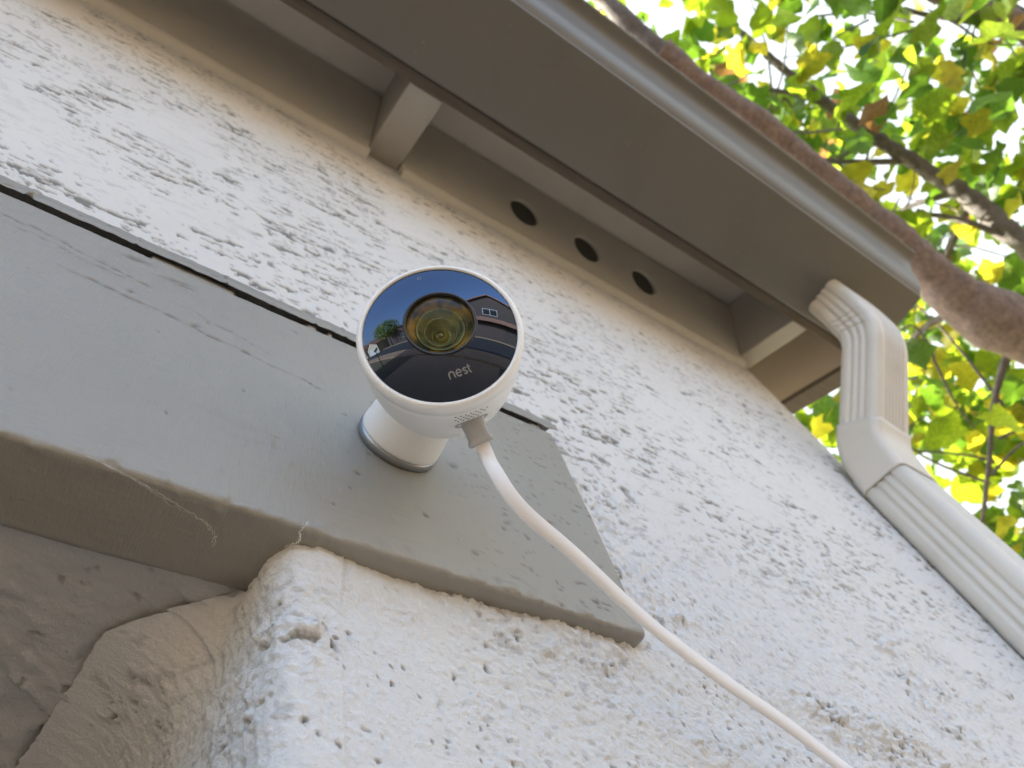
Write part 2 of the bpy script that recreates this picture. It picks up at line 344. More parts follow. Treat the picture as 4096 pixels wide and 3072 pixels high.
def wall_mesh():
    # columns: side wall -> rounded corner -> front -> (upper: straight on; lower: round into the garage opening)
    rc = 0.035; xc = 1.145 - rc; yc = W_ + rc
    side = [(1.145, y, 1, 0, 0.0) for y in np.concatenate([np.linspace(1.6, 0.36, 14), np.linspace(0.35, yc + 0.003, 20)])]
    arc = [(xc + rc * math.cos(t), yc - rc * math.sin(t), math.cos(t), -math.sin(t), 0) for t in np.linspace(0, math.pi / 2, 22)]
    f1 = [(x, W_, 0, -1, 0) for x in np.arange(xc - 0.002, 0.52, -0.0019)]
    f2 = [(x, W_, 0, -1, 0) for x in np.arange(0.52, 0.108, -0.00110)]
    A = side + arc + f1 + f2
    nb = 440
    # upper continuation straight to the left
    U = A + [(0.108 - (i + 1) * 0.0018, W_, 0, -1, 0) for i in range(nb)]
    rb = 0.012; x0 = 0.108; Lw = A + []
    na = 16
    for i in range(nb):
        if i < na:
            t = (i + 1) / na * math.pi / 2
            Lw.append((x0 - rb * math.sin(t), W_ + rb - rb * math.cos(t), -math.sin(t), -math.cos(t), 0))
        else: 
            s = (i - na + 1) * 0.0013 if i < 300 else (300 - na + 1) * 0.0013 + (i - 300) * 0.004
            Lw.append((x0 - rb - 0.07 * s, W_ + rb + s, -1, 0, 0))
    U = np.array(U); Lw = np.array(Lw)
    z = np.concatenate([np.linspace(GZ, -0.3, 12), np.linspace(-0.28, 0.135, 16), np.arange(0.140, 0.300, 0.00105), np.arange(0.300, 0.56, 0.0018),
                        np.arange(0.56, 0.95, 0.0021), np.arange(0.95, 1.345, 0.0030)])
    low = z < 0.2965
    B = np.where(low[:, None, None], Lw[None], U[None])
    Z = np.repeat(z[:, None], B.shape[1], 1)
    # arclength coordinate for texture continuity
    sL = np.concatenate([[0], np.cumsum(np.hypot(np.diff(Lw[:, 0]), np.diff(Lw[:, 1])))])
    sU = np.concatenate([[0], np.cumsum(np.hypot(np.diff(U[:, 0]), np.diff(U[:, 1])))])
    i0 = len(side) + len(arc)
    S = np.where(low[:, None], sL[None], sU[None]); XS = U[i0, 0] - (S - sU[i0])
    h, dirt = h_wall(XS, Z)
    # the jamb is a little calmer and bulges at its corner
    jam = (np.arange(B.shape[1]) > len(A) + 10)[None] & low[:, None]
    h = np.where(jam, h * 0.8, h)
    h = h + np.where(low[:, None] & (np.abs(B[..., 0] - 0.103) < 0.02), 0.003 * fbm(Z / 0.03, Z * 0 + 3, 2, 61), 0)
    # caulked lip under the beam
    lip = sst(0.030, 0.0, 0.289 - Z) * low[:, None] * (B[..., 1] < 0.30)
    h = h + lip * (0.0035 + 0.003 * (vn(XS / 0.04, Z * 0, 71) - 0.5))
    P = np.stack([B[..., 0] + B[..., 2] * h, B[..., 1] + B[..., 3] * h, Z], -1)
    # plaster cove where the jamb runs into the soffit, growing with depth
    rc_ = 0.060 * sst(0.262, 0.33, B[..., 1]) * low[:, None] * jam + 1e-6
    q_ = np.clip((Z - (0.2975 - rc_)) / rc_, 0, 1); P[..., 0] -= rc_ * (1 - np.sqrt(np.clip(1 - q_ * q_, 0, 1)))
    P[..., 1] += 0.016 * (sst(0.556, 0.548, Z) * (Z > 0.50) * (P[..., 0] < 0.325) * (B[..., 3] < -0.5))
    keep = np.ones((len(z) - 1, B.shape[1] - 1), bool)
    hid = ((z[:-1] > 0.2975) & (z[:-1] < 0.505))[:, None] & ((U[:-1, 0] < 0.305) & (U[:-1, 1] < 0.3))[None]
    keep &= ~hid
    trans = (low[:-1] != low[1:])[:, None] & (np.arange(B.shape[1] - 1) > len(A) - 2)[None]
    keep &= ~trans
    o = grid_obj('stucco_wall', P, M['stucco'], house, keep, dirt)
    return o
wall_mesh()
# plain backing so the wall is a solid (garage side wall beyond the jamb, wall over the beam)
box('wall_core', (0.32, W_ + 0.02, GZ), (1.12, 1.6, 1.30), M['stucco'], house)
box('wall_core', (-6.2, W_ + 0.025, 0.345), (0.31, 1.05, 1.30), M['stucco'], house)
box('garage_wall_left', (-6.2, W_, GZ), (-5.2, 1.6, 1.33), M['stucco'], house)
box('wall_upper_left', (-5.195, W_, 0.515), (-0.66, 0.262, 1.33), M['stucco'], house)

# soffit of the opening
def soffit():
    x = np.concatenate([np.linspace(-0.30, -0.06, 60), np.arange(-0.05, 0.104, 0.0016)])
    y = np.concatenate([np.arange(0.2735, 0.47, 0.0016), np.linspace(0.475, 1.05, 60)])
    X, Y = np.meshgrid(x, y)
    h = (fbm(X / 0.05, Y / 0.06, 4, 81) - 0.5) * 0.010 - 0.0040 + np.abs(fbm((X + Y) / 0.09, (Y - X) / 0.04, 3, 83) - 0.5) * 0.010
    r = np.abs(fbm(X / 0.09, Y / 0.07, 2, 85) - 0.5); pass
    led = sst(0.48, 0.54, fbm((X + Y) / 0.12, (Y - X) / 0.035, 4, 87)); h += led * 0.0024
    h += (fbm(X / 0.010, Y / 0.010, 3, 89) - 0.5) * 0.0026 + (fbm(X / 0.0035, Y / 0.0035, 2, 90) - 0.5) * 0.0012
    pit = sst(0.80, 0.84, fbm(X / 0.008, Y / 0.007, 2, 91)) ; h -= pit * 0.0015
    h = h * (0.25 + 0.75 * sst(0.272, 0.315, Y)); Z = 0.2965 - h - sst(0.285, 0.2735, Y) * 0 + sst(0.008, 0, Y - 0.2735) * 0.001 * vn(X / 0.02, Y * 0, 95)
    P = np.stack([X, Y, Z], -1)
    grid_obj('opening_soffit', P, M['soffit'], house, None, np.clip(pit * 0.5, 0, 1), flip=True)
soffit()
box('added_shade_back', (-0.30, 0.80, GZ), (0.12, 0.85, 0.34), M['dark_wood'], house)  # unseen wall added to keep sky light off jamb and soffit
box('added_shade_side', (-5.19, 0.2385, GZ), (-0.20, 1.05, 0.289), M['eave'], house)  # unseen block added to shut out sky light from the left
# header beam with grain, nicks and roller texture
def beam():
    zt, zb, yf = 0.5135, 0.2910, 0.2230; r = 0.0032; r2 = 0.0020
    prof = [(0.262, zt, 0, 1)]
    prof += [(y, zt, 0, 1) for y in np.linspace(0.25, yf + r2, 5)]
    prof += [(yf + r2 - r2 * math.sin(t), zt - r2 + r2 * math.cos(t), -math.sin(t), math.cos(t)) for t in np.linspace(0.3, math.pi / 2, 4)]
    prof += [(yf, z, -1, 0) for z in np.arange(zt - r2 - 0.0016, zb + r, -0.0016)]
    prof += [(yf + r - r * math.cos(t), zb + r - r * math.sin(t), -math.cos(t), -math.sin(t)) for t in np.linspace(0, math.pi / 2, 7)]
    prof += [(y, zb, 0, -1) for y in np.arange(yf + r + 0.002, 0.2705, 0.002)] + [(0.2715, zb + 0.001, 0.7, -0.7), (0.272, zb + 0.03, 1, 0)]
    pr = np.array(prof); s = np.concatenate([[0], np.cumsum(np.hypot(np.diff(pr[:, 0]), np.diff(pr[:, 1])))])
    x = np.concatenate([np.linspace(-5.2, -0.56, 12), np.arange(-0.55, -0.16, 0.006), np.arange(-0.16, 0.3155, 0.0016), [0.3165, 0.3180, 0.3190, 0.3195]])
    X, S = np.meshgrid(x, s, indexing='ij'); Z = pr[None, :, 1] + 0 * X; face = (pr[:, 2] < -0.9)[None] & (X > -9)
    h = (fbm(X / 0.0035, S / 0.012, 2, 101) - 0.5) * 0.00030 + (fbm(X / 0.05, S / 0.05, 3, 103) - 0.5) * 0.0016
    g = fbm(X / 0.055, (S + X * 0.05) / 0.0035, 3, 105, 0.45)
    gm = sst(0.5, 0.66, fbm(X / 0.12, S / 0.035, 2, 107))
    crack = sst(0.69, 0.76, g) * sst(0.60, 0.72, fbm(X / 0.12, S / 0.035, 2, 107)) * face
    sp = sst(0.90, 0.94, fbm(X / 0.007, S / 0.0045, 2, 109)) * face
    rightend = sst(0.16, 0.28, X) * sst(0.74, 0.79, fbm(X / 0.007, S / 0.0024, 3, 111)) * face
    # long hairline checks following the grain
    hl = np.zeros_like(X)
    for (xa, za, xb, zb_, amp) in [(-0.06, 0.452, 0.115, 0.430, 1.0), (-0.10, 0.487, 0.00, 0.470, 0.8), (-0.09, 0.476, -0.02, 0.468, 0.6), (0.02, 0.462, 0.075, 0.448, 0.5)]:
        t = (X - xa) / (xb - xa); zc = za + (zb_ - za) * t + (vn(X / 0.012, X * 0, 113) - 0.5) * 0.003
        hl = np.maximum(hl, amp * np.exp(-((Z - zc) / 0.00055) ** 2) * sst(0, 0.08, t) * sst(1, 0.92, t) * (0.35 + 0.65 * sst(0.3, 0.6, vn(X / 0.006, X * 0, 117)))) * 1.0
    hl = hl * face
    nick = np.zeros_like(X)
    for (xa, za, lx, lz) in [(-0.022, 0.502, 0.008, 0.0022), (0.004, 0.4955, 0.010, 0.0012), (0.01, 0.4925, 0.006, 0.001), (-0.016, 0.455, .002, .0015), (0.024, 0.446, .0025, .0015), (0.265, 0.372, 0.008, 0.0022), (0.2, 0.40, .003, .002), (0.20, 0.315, .002, .0015)]:
        u = (X - xa) / lx; v = (Z - za - 0.25 * (X - xa)) / lz; nick = np.maximum(nick, np.exp(-(u * u + v * v)))
    nick = nick * face
    bumps = sst(0.80, 0.90, fbm(X / 0.006, S / 0.006, 2, 119)) * 0.0007
    edge = np.exp(-((S - s[np.argmin(np.abs(pr[:, 1] - (zb + r)))]) / 0.008) ** 2)
    bumps = bumps + edge * sst(0.55, 0.75, fbm(X / 0.007, S / 0.006, 3, 121)) * 0.0012
    h = h + bumps - crack * 0.0002 - sp * 0.0010 - rightend * 0.0008 - hl * 0.0022 - nick * 0.002
    P = np.stack([X, pr[None, :, 0] + pr[None, :, 2] * h, pr[None, :, 1] + pr[None, :, 3] * h], -1)
    k = np.zeros(len(x)); k[-4:] = [0.0002, 0.0010, 0.0022, 0.004]
    yc, zc = 0.245, 0.40
    P[..., 1] += np.sign(yc - P[..., 1]) * k[:, None]; P[..., 2] += np.sign(zc - P[..., 2]) * k[:, None]
    back_patch = np.exp(-(((X - 0.098) / 0.022) ** 2)) * sst(0.255, 0.272, pr[None, :, 0]) * (pr[:, 3] < -0.5)[None]  # darker patch towards the back of the underside
    dirt = np.clip(crack * 0.05 + sp * 0.6 + rightend * 0.65 + hl * 0.85 + nick * 0.7 + back_patch * 0.9, 0, 1)
    o = grid_obj('header_beam', P, M['beam'], house, None, dirt, flip=True)
    c = P[-1]; bm = bmesh.new(); vs_ = [bm.verts.new(p) for p in c[::3]]; f = bm.faces.new(vs_); bmesh.ops.triangulate(bm, faces=[f])
    bmesh.ops.recalc_face_normals(bm, faces=bm.faces); bm_obj('beam_end', bm, M['beam'], house)
beam()
# painted stucco lip above the beam, with the open joint below it
def lip():
    x = np.concatenate([np.linspace(-5.1, -0.56, 20), np.arange(-0.55, -0.16, 0.006), np.arange(-0.16, 0.326, 0.0018)])
    t = np.linspace(0, 1, 26)
    X, T = np.meshgrid(x, t, indexing='ij')
    zb = 0.5195 - 0.0030 * sst(-0.1, 0.3, X) + (vn(X / 0.02, X * 0, 131) - 0.5) * 0.0012
    zt = 0.5365 + (fbm(X / 0.02, X * 0, 3, 133) - 0.5) * 0.006 + sst(0.27, 0.325, X) * 0.004
    Z = zb + (zt - zb) * T
    Y = 0.2212 + sst(0.45, 1.0, T) * 0.018 - 0.4 * (fbm(X / 0.008, Z / 0.006, 3, 135) - 0.45) * 0.0035
    bl = sst(0.78, 0.86, fbm(X / 0.006, Z / 0.006, 2, 137)); Y -= bl * 0.001
    P = np.stack([X, Y, Z], -1)
    d = sst(0.80, 0.86, fbm(X / 0.006, Z / 0.005, 2, 139)) * 0.6
    # return under the lip
    under = P[:, :1].copy(); under[..., 1] += 0.0035; under[..., 2] += 0.022
    P = np.concatenate([under, P], 1); d = np.concatenate([d[:, :1], d], 1)
    grid_obj('stucco_lip', P, M['beam'], house, None, d, flip=False)
    box('joint_shade_strip', (-5.1, 0.2465, 0.5050), (0.325, 0.2500, 0.5560), M['dark'], house)  # near-black strip behind the open joint, its deep shade put into the colour
    for (a, b, y) in [(-0.0175, 0.044, 0.2238), (0.0925, 0.1065, 0.2234), (0.1105, 0.117, 0.2234), (0.134, 0.170, 0.2238), (0.235, 0.262, 0.2238), (0.293, 0.309, 0.2238)]:
        n = max(4, int((b - a) / 0.003)); xs = np.linspace(a, b, n)
        V = []; F = []
        for i, xx in enumerate(xs):
            e = 1 if 0 < i < n - 1 else 0.2
            dy = (mnoise.noise(Vector((xx * 90, 0, 3)))) * 0.0008
            V += [(xx, 0.2435, 0.5120), (xx, y + dy + 0.004 * (1 - e), 0.5122), (xx, y + dy + .0004 + 0.006 * (1 - e), 0.5165), (xx, y + 0.0004 + 0.004 * (1 - e), 0.5225), (xx, 0.2435, 0.5232)]
        for i in range(n - 1):
            for j in range(4): F.append((i * 5 + j, i * 5 + j + 1, i * 5 + j + 6, i * 5 + j + 5))
        F += [(4, 3, 2, 1, 0), tuple((n - 1) * 5 + j for j in range(5))]
        mesh_obj('caulk_bead', V, F, M['beam'], house, True)
lip()

# ---- eave
TN = math.tan(R(25.3)); CS, SN = math.cos(R(25.3)), math.sin(R(25.3))
Z0 = 1.318
def rb(y): return Z0 + (y - W_) * TN            # underside of rafters
RH = 0.162 / CS
def rt(y): return rb(y) + RH                    # top of rafters
def rafter(x0, x1, y0=0.0955, y1=5.6):
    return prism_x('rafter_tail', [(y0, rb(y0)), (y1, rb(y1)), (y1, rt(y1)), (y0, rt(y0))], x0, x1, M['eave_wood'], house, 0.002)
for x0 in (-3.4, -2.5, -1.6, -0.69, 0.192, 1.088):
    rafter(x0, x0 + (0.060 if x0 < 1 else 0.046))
# frieze blocks perpendicular to the rafters
def block(x0, x1, holes):
    cu = bpy.data.curves.new('frieze_block', 'CURVE'); cu.dimensions = '2D'; cu.fill_mode = 'BOTH'; cu.extrude = 0.019
    def poly(pts):
        s = cu.splines.new('POLY'); s.points.add(len(pts) - 1); s.use_cyclic_u = True
        for p, q in zip(s.points, pts): p.co = (q[0], q[1], 0, 1)
    poly([(x0, 0), (x1, 0), (x1, 0.160), (x0, 0.160)])
    for hx in holes: poly([(hx + 0.0330 * math.cos(t), 0.076 + 0.0330 * math.sin(t)) for t in np.linspace(0, 2 * math.pi, 40, endpoint=False)])
    tmp = bpy.data.objects.new('t', cu); COL.objects.link(tmp); bpy.context.view_layer.update()
    me = bpy.data.meshes.new_from_object(tmp.evaluated_get(bpy.context.evaluated_depsgraph_get())); COL.objects.unlink(tmp); bpy.data.objects.remove(tmp)
    me.materials.clear(); me.materials.append(M['eave']); me.name = 'frieze_block'
    o = bpy.data.objects.new('frieze_block', me); link(o, house)
    # local x -> x ; local y -> (-SN, CS) in y,z ; local z -> (-CS,-SN) outward
    y0, z0 = 0.2285 + 0.019 * CS, 1.296 + 0.019 * SN
    o.matrix_world = Matrix(((1, 0, 0, 0), (0, -SN, -CS, y0), (0, CS, -SN, z0), (0, 0, 0, 1)))
    if holes:
        v = [(x0 + 0.01, 0.02, 0.011), (x1 - 0.01, 0.02, 0.011), (x1 - 0.01, 0.14, 0.011), (x0 + 0.01, 0.14, 0.011)]
        s = mesh_obj('vent_screen', v, [(0, 1, 2, 3)], M['screen'], o); s.matrix_parent_inverse = Matrix.Identity(4)
    bevel(o, 0.0015)
block(-0.628, 0.1905, [])
block(0.2535, 1.0865, [0.508, 0.661, 0.812])
block(-1.538, -0.6915, [-1.3, -1.1, -0.9]); block(-2.438, -1.602, []); block(-3.338, -2.502, [])
# bottom moulding strip of the blocks (lighter caulk line over the stucco)
def strip(x0, x1):
    xs = np.arange(x0, x1 + 0.004, 0.006); V = []; F = []
    prof = [(0.2330, 1.3000), (0.2225, 1.2950), (0.2205, 1.2890), (0.2270, 1.2800), (0.2450, 1.2770)]
    for x in xs:
        j = mnoise.noise(Vector((x * 30, 1.7, 0))) * 0.0022; j2 = mnoise.noise(Vector((x * 80, 5.7, 0))) * 0.002
        for k, (y, z) in enumerate(prof): V.append((x, y + (j if k > 2 else 0), z + (j + j2 if k > 2 else 0)))
    n = len(prof)
    for i in range(len(xs) - 1):
        for k in range(n - 1): F.append((i * n + k, i * n + k + 1, (i + 1) * n + k + 1, (i + 1) * n + k))
    mesh_obj('sealant_strip', V, F, M['eave'], house, True)
strip(-0.66, 0.189); strip(0.2545, 1.086)
# sheathing boards (joints run along the wall) and roof tiles above
yb = [0.0765, 0.1725, 0.42, 0.70, 1.0, 1.6, 2.4, 3.4, 5.6]
for a, b in zip(yb[:-1], yb[1:]):
    prism_x('sheathing_board', [(a + 0.0012, rt(a) + 0.002), (b - 0.0012, rt(b) + 0.002), (b - 0.0012, rt(b) + 0.020), (a + 0.0012, rt(a) + 0.020)], -6.4, 1.300, M['eave'], house, 0.0015)
prism_x('roof_deck', [(-0.02, rt(-0.02) + 0.022), (5.6, rt(5.6) + 0.022), (5.6, rt(5.6) + 0.05), (-0.02, rt(-0.02) + 0.05)], -6.45, 1.315, M['shingle'], house, 0.002)
box('fascia_board', (-6.4, 0.0765, 1.2400), (1.300, 0.0945, rt(0.0765) + 0.0005), M['dark_wood'], house, 0.0015)
by0, by1 = 0.0955, 5.6
prism_x('barge_board', [(by0, rb(by0) - 0.025), (by1, rb(by1) - 0.025), (by1, rt(by1) + 0.001), (by0, rt(by0) + 0.001)], 1.262, 1.300, M['barge'], house, 0.002)
prism_x('drip_strip', [(by0, rb(by0) - 0.040), (by1, rb(by1) - 0.040), (by1, rb(by1) - 0.026), (by0, rb(by0) - 0.026)], 1.256, 1.304, M['dark_wood'], house, 0.001)
# gable wall infill and upper storey (behind the eave)
prism_x('gable_wall', [(0.30, 1.28), (5.6, 1.28), (5.6, rt(5.6) - 0.01), (0.30, rt(0.30) - 0.01)], 0.98, 1.080, M['stucco'], house)
box('side_wall', (1.05, 1.605, GZ), (1.14, 8.0, 1.5), M['stucco'], house)
box('upper_storey', (-11.0, 4.6, GZ), (-0.2, 12.0, 5.3), M['stucco'], house)
prism_x('upper_roof', [(3.9, 5.10), (8.3, 7.2), (12.7, 5.10), (12.7, 5.22), (8.3, 7.36), (3.9, 5.22)], -11.6, 0.3, M['shingle'], house)
box('rear_storey', (-11.0, 8.0, GZ), (1.14, 8.4, 3.4), M['stucco'], house)

# ================================================================== GUTTER
ZG = 1.225
gut = empty('rain_gutter', 'long taupe metal gutter with rounded ogee front along the eave edge', 'gutter', (0, 0, ZG))
gp = [(0.0735, 0.128), (0.0735, 0.0015), (0.072, 0.0), (-0.0795, 0.0), (-0.0822, 0.0008), (-0.0835, 0.0035), (-0.0830, 0.0065)]
og = []; _y, _z = -0.0835, 0.0075
for _i in range(26):
    _t = (_i + 0.5) / 26; _th = R(float(np.interp(_t, [0, .18, .42, .62, .82, 1], [60, 42, 16, 34, 70, 80]))); _y -= 0.0660 / 26; _z += 0.0660 / 26 / math.tan(_th); og.append((_y, _z))
gp += og + [(-0.1510, _z + .0003), (-0.1540, _z + .002), (-0.1548, _z + .005), (-0.1540, _z + .009), (-0.1500, _z + .011), (-0.1430, _z + .010)]
def gutter():
    xs = [-7.0, -4.0, -2.0] + list(np.linspace(-1, 1.292, 14))
    V = []; F = []
    for x in xs:
        d = 0.0010 * math.sin(x * 5.1)
        V += [(x, y + (d if z > 0.01 and y < 0 else 0), ZG + z + d * 0.6) for y, z in gp]
    n = len(gp)
    for i in range(len(xs) - 1):
        for k in range(n - 1): F.append((i * n + k, (i + 1) * n + k, (i + 1) * n + k + 1, i * n + k + 1))
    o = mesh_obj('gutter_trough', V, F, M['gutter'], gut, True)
    md = o.modifiers.new('s', 'SOLIDIFY'); md.thickness = 0.0012; md.offset = 1
    md2 = o.modifiers.new('e', 'EDGE_SPLIT'); md2.split_angle = R(40)
    cap = [(y, z) for y, z in gp if True]
    bm = bmesh.new(); a = [bm.verts.new((1.2935, y, ZG + z)) for y, z in cap]; f = bm.faces.new(a); r = bmesh.ops.extrude_face_region(bm, geom=[f])
    for v in r['geom']:
        if isinstance(v, bmesh.types.BMVert): v.co.x += 0.0022
    bmesh.ops.triangulate(bm, faces=[q for q in bm.faces if len(q.verts) > 4]); bmesh.ops.recalc_face_normals(bm, faces=bm.faces)
    bm_obj('end_cap', bm, M['gutter'], gut)
gutter()

# ================================================================== DOWNSPOUT
dsp = empty('downspout', 'cream ribbed metal downspout elbowing from gutter to the white wall corner', 'downspout', (1.095, 0.195, GZ))
def ds_section(wx, wy, ribs, r=0.014, nf=56):
    """closed section; u along x (wide side), v along the depth; returns list of (u,v,faceid)"""
    pts = []
    hx, hy = wx / 2, wy / 2
    def side(p0, p1, n, nrm, cnt, amp, fid):
        for i in range(n):
            t = i / n; x = p0[0] + (p1[0] - p0[0]) * t; y = p0[1] + (p1[1] - p0[1]) * t
            e = sst(0.06, 0.14, t) * sst(0.94, 0.86, t)
            a = amp * ribs * float(e) * max(0.0, (0.5 - 0.5 * math.cos(2 * math.pi * cnt * (t - 0.08) / 0.84))) ** 1.0
            pts.append((x - nrm[0] * a, y - nrm[1] * a, fid))
    def corner(cx, cy, a0, fid):
        for i in range(6):
            t = a0 + (i / 6) * math.pi / 2; pts.append((cx + r * math.cos(t), cy + r * math.sin(t), fid))
    side((hx, -hy + r), (hx, hy - r), nf, (1, 0), 4, 0.0030, 1); corner(hx - r, hy - r, 0, 0)
    side((hx - r, hy), (-hx + r, hy), nf, (0, 1), 6, 0.0030, 2); corner(-hx + r, hy - r, math.pi / 2, 0)
    side((-hx, hy - r), (-hx, -hy + r), nf, (-1, 0), 3, 0.0030, 3); corner(-hx + r, -hy + r, math.pi, 0)
    side((-hx + r, -hy), (hx - r, -hy), nf, (0, -1), 6, 0.0050, 4); corner(hx - r, -hy + r, 1.5 * math.pi, 0)
    return pts
def ds_sweep(name, path, wx, wy, ribs, crimp=None, bendpt=None):
    P = [Vector(p) for p in path]; V = []; F = []
    n = None
    for i, p in enumerate(P):
        t0 = (P[i] - P[i - 1]).normalized() if i else (P[1] - P[0]).normalized()
        t1 = (P[i + 1] - P[i]).normalized() if i < len(P) - 1 else t0
        t = (t0 + t1).normalized(); ca = max(0.5, t.dot(t1))
        u = Vector((1, 0, 0)); u = (u - t * u.dot(t)).normalized(); v = t.cross(u).normalized()
        if v.y < 0: v = -v
        sec = ds_section(wx, wy, ribs); n = len(sec)
        acc = (acc + (P[i] - P[i - 1]).length) if i else 0.0
        for (a, b, fid) in sec:
            q = p + u * a + v * (b / ca)
            if crimp: q = q + u * crimp(acc, b, fid)
            V.append(q)
    for i in range(len(P) - 1):
        for j in range(n):
            k = (j + 1) % n; F.append((i * n + j, i * n + k, (i + 1) * n + k, (i + 1) * n + j))
    o = mesh_obj(name, V, F, M['downspout'], dsp, True)
    md = o.modifiers.new('s', 'SOLIDIFY'); md.thickness = 0.0011; md.offset = -1
    return o
def bend_path(pts, rad, k=9, dense=0.004):
    """polyline with rounded bends"""
    P = [Vector(p) for p in pts]; out = [P[0]]
    for i in range(1, len(P) - 1):
        a = (P[i - 1] - P[i]).normalized(); b = (P[i + 1] - P[i]).normalized()
        p0 = P[i] + a * rad; p2 = P[i] + b * rad
        for j in range(k + 1):
            t = j / k; out.append(p0 * (1 - t) ** 2 + P[i] * 2 * t * (1 - t) + p2 * t * t)
    out.append(P[-1]); res = [out[0]]
    for a, b in zip(out[:-1], out[1:]):
        n = max(1, int((b - a).length / dense))
        for j in range(1, n + 1): res.append(a + (b - a) * j / n)
    return res
UB = Vector((1.108, 0.034, 1.066)); LB = Vector((1.097, 0.184, 0.894))
def crimp_u(sl, b, fid):
    """three pinched folds on the inside of the bend; sl = length along the path"""
    if fid != 3: return 0
    d = 0
    for k, (c, ln) in enumerate(((0.112, 0.7), (0.130, 1.0), (0.150, 0.9))):
        x = sl - c + b * 0.42; w = sst(-0.030 * ln, 0.002, b) * sst(0.040, 0.034, b)
        d = max(d, math.exp(-(x / 0.0017) ** 2) * float(w))
    return 0.0085 * d
ds_sweep('upper_elbow', bend_path([(1.122, 0.022, ZG + 0.004), (1.118, 0.024, 1.16), UB, LB + (UB - LB).normalized() * 0.030], 0.034, 9, 0.0018), 0.096, 0.077, 1.0, crimp_u)
ds_sweep('lower_elbow', bend_path([LB + (UB - LB).normalized() * 0.040, LB, (1.095, 0.196, 0.806)], 0.032), 0.1012, 0.0822, 0.0)
ds_sweep('pipe', bend_path([(1.095, 0.196, 0.845), (1.0945, 0.1965, 0.2), (1.094, 0.197, GZ + 0.15)], 0.01, 3, 0.08), 0.0975, 0.0785, 1.0)
ds_sweep('bottom_elbow', bend_path([(1.094, 0.197, GZ + 0.18), (1.094, 0.185, GZ + 0.08), (1.094, 0.02, GZ + 0.05)], 0.03, 4, 0.05), 0.101, 0.082, 0.0)
for z in (-0.6, 0.02):
    box('strap', (1.038, 0.150, z), (1.152, 0.2380, z + 0.022), M['downspout'], dsp, 0.001)

# ================================================================== SECURITY CAMERA
Fc = Vector((.1293, .1287, .3590)); nn = Vector((-.5119, -.6710, -.5364)).normalized()
e1 = Vector((.8473, -.4973, -.1865)); e1 = (e1 - nn * e1.dot(nn)).normalized(); e2 = nn.cross(e1)
FM = Matrix(((e1.x, e2.x, nn.x, Fc.x), (e1.y, e2.y, nn.y, Fc.y), (e1.z, e2.z, nn.z, Fc.z), (0, 0, 0, 1)))
sec = empty('security_camera', 'round white security camera with black mirrored face mounted on the grey beam', 'security camera', (.158, .223, .398))
def face_obj(name, V, F, m, smooth=True, parent=None):
    return mesh_obj(name, [FM @ Vector(v) for v in V], F, m, parent or sec, smooth)
def lathe(prof, seg=96):
    V = []; F = []; n = len(prof)
    for i in range(seg):
        a = 2 * math.pi * i / seg
        for r, z in prof: V.append((r * math.cos(a), r * math.sin(a), z))
    for i in range(seg):
        j = (i + 1) % seg
        for k in range(n - 1): F.append((i * n + k, j * n + k, j * n + k + 1, i * n + k + 1))
    return V, F
def body_prof():
    base = [(.0444, -.0095), (.0440, -.02), (.0430, -.03), (.0415, -.04), (.0390, -.05), (.0355, -.06), (.0315, -.068), (.026, -.075), (.020, -.080), (.010, -.085), (.0001, -.0865)]
    out = []
    for i in range(len(base) - 1):
        for k in range(4):
            t = k / 4; p0 = base[max(i - 1, 0)]; p1 = base[i]; p2 = base[i + 1]; p3 = base[min(i + 2, len(base) - 1)]
            out.append(tuple(0.5 * (2 * p1[c] + (p2[c] - p0[c]) * t + (2 * p0[c] - 5 * p1[c] + 4 * p2[c] - p3[c]) * t * t + (3 * p1[c] - p0[c] - 3 * p2[c] + p3[c]) * t ** 3) for c in (0, 1)))
    out.append(base[-1]); return [(max(r, 0.0001), z) for r, z in out]
BP = body_prof()
V, F = lathe([(.0438, -.0090), (.0438, -.0098)] + BP[1:]); body = face_obj('camera_body', V, F, M['white'])
# bezel ring with a tiny seam behind it
ring = [(.0400, -.0030), (.0409, -.0004), (.0413, 0.0004), (.0419, 0.0008), (.0430, 0.0006), (.0440, -.0004), (.0446, -.0020), (.0447, -.0040), (.0446, -.0086), (.0442, -.0090), (.0436, -.0090)]
V, F = lathe(ring, 128); face_obj('bezel_ring', V, F, M['white'])
V, F = lathe([(.0439, -.0088), (.0439, -.0102)], 96); face_obj('seam_line', V, F, M['seam'])
# convex mirrored face
RD = 0.109; RA = 0.0409; ZC = -math.sqrt(RD ** 2 - RA ** 2)
def dz(x, y, off=0.0): return math.sqrt((RD + off) ** 2 - x * x - y * y) + ZC
LR = 0.0187; LC = (0.0, 0.0018)
prof = [(r, 0) for r in np.linspace(0.0, 1, 22)]
V = []; F = []; seg = 128
for i in range(seg):
    a = 2 * math.pi * i / seg
    for k in range(22):
        t = k / 21
        x0, y0 = LC[0] + LR * math.cos(a), LC[1] + LR * math.sin(a); x1, y1 = RA * math.cos(a), RA * math.sin(a)
        x, y = x0 + (x1 - x0) * t, y0 + (y1 - y0) * t; V.append((x, y, dz(x, y)))
for i in range(seg):
    j = (i + 1) % seg
    for k in range(21): F.append((i * 22 + k, i * 22 + k + 1, j * 22 + k + 1, j * 22 + k))
glass = face_obj('mirror_face', V, F, M['glass'])
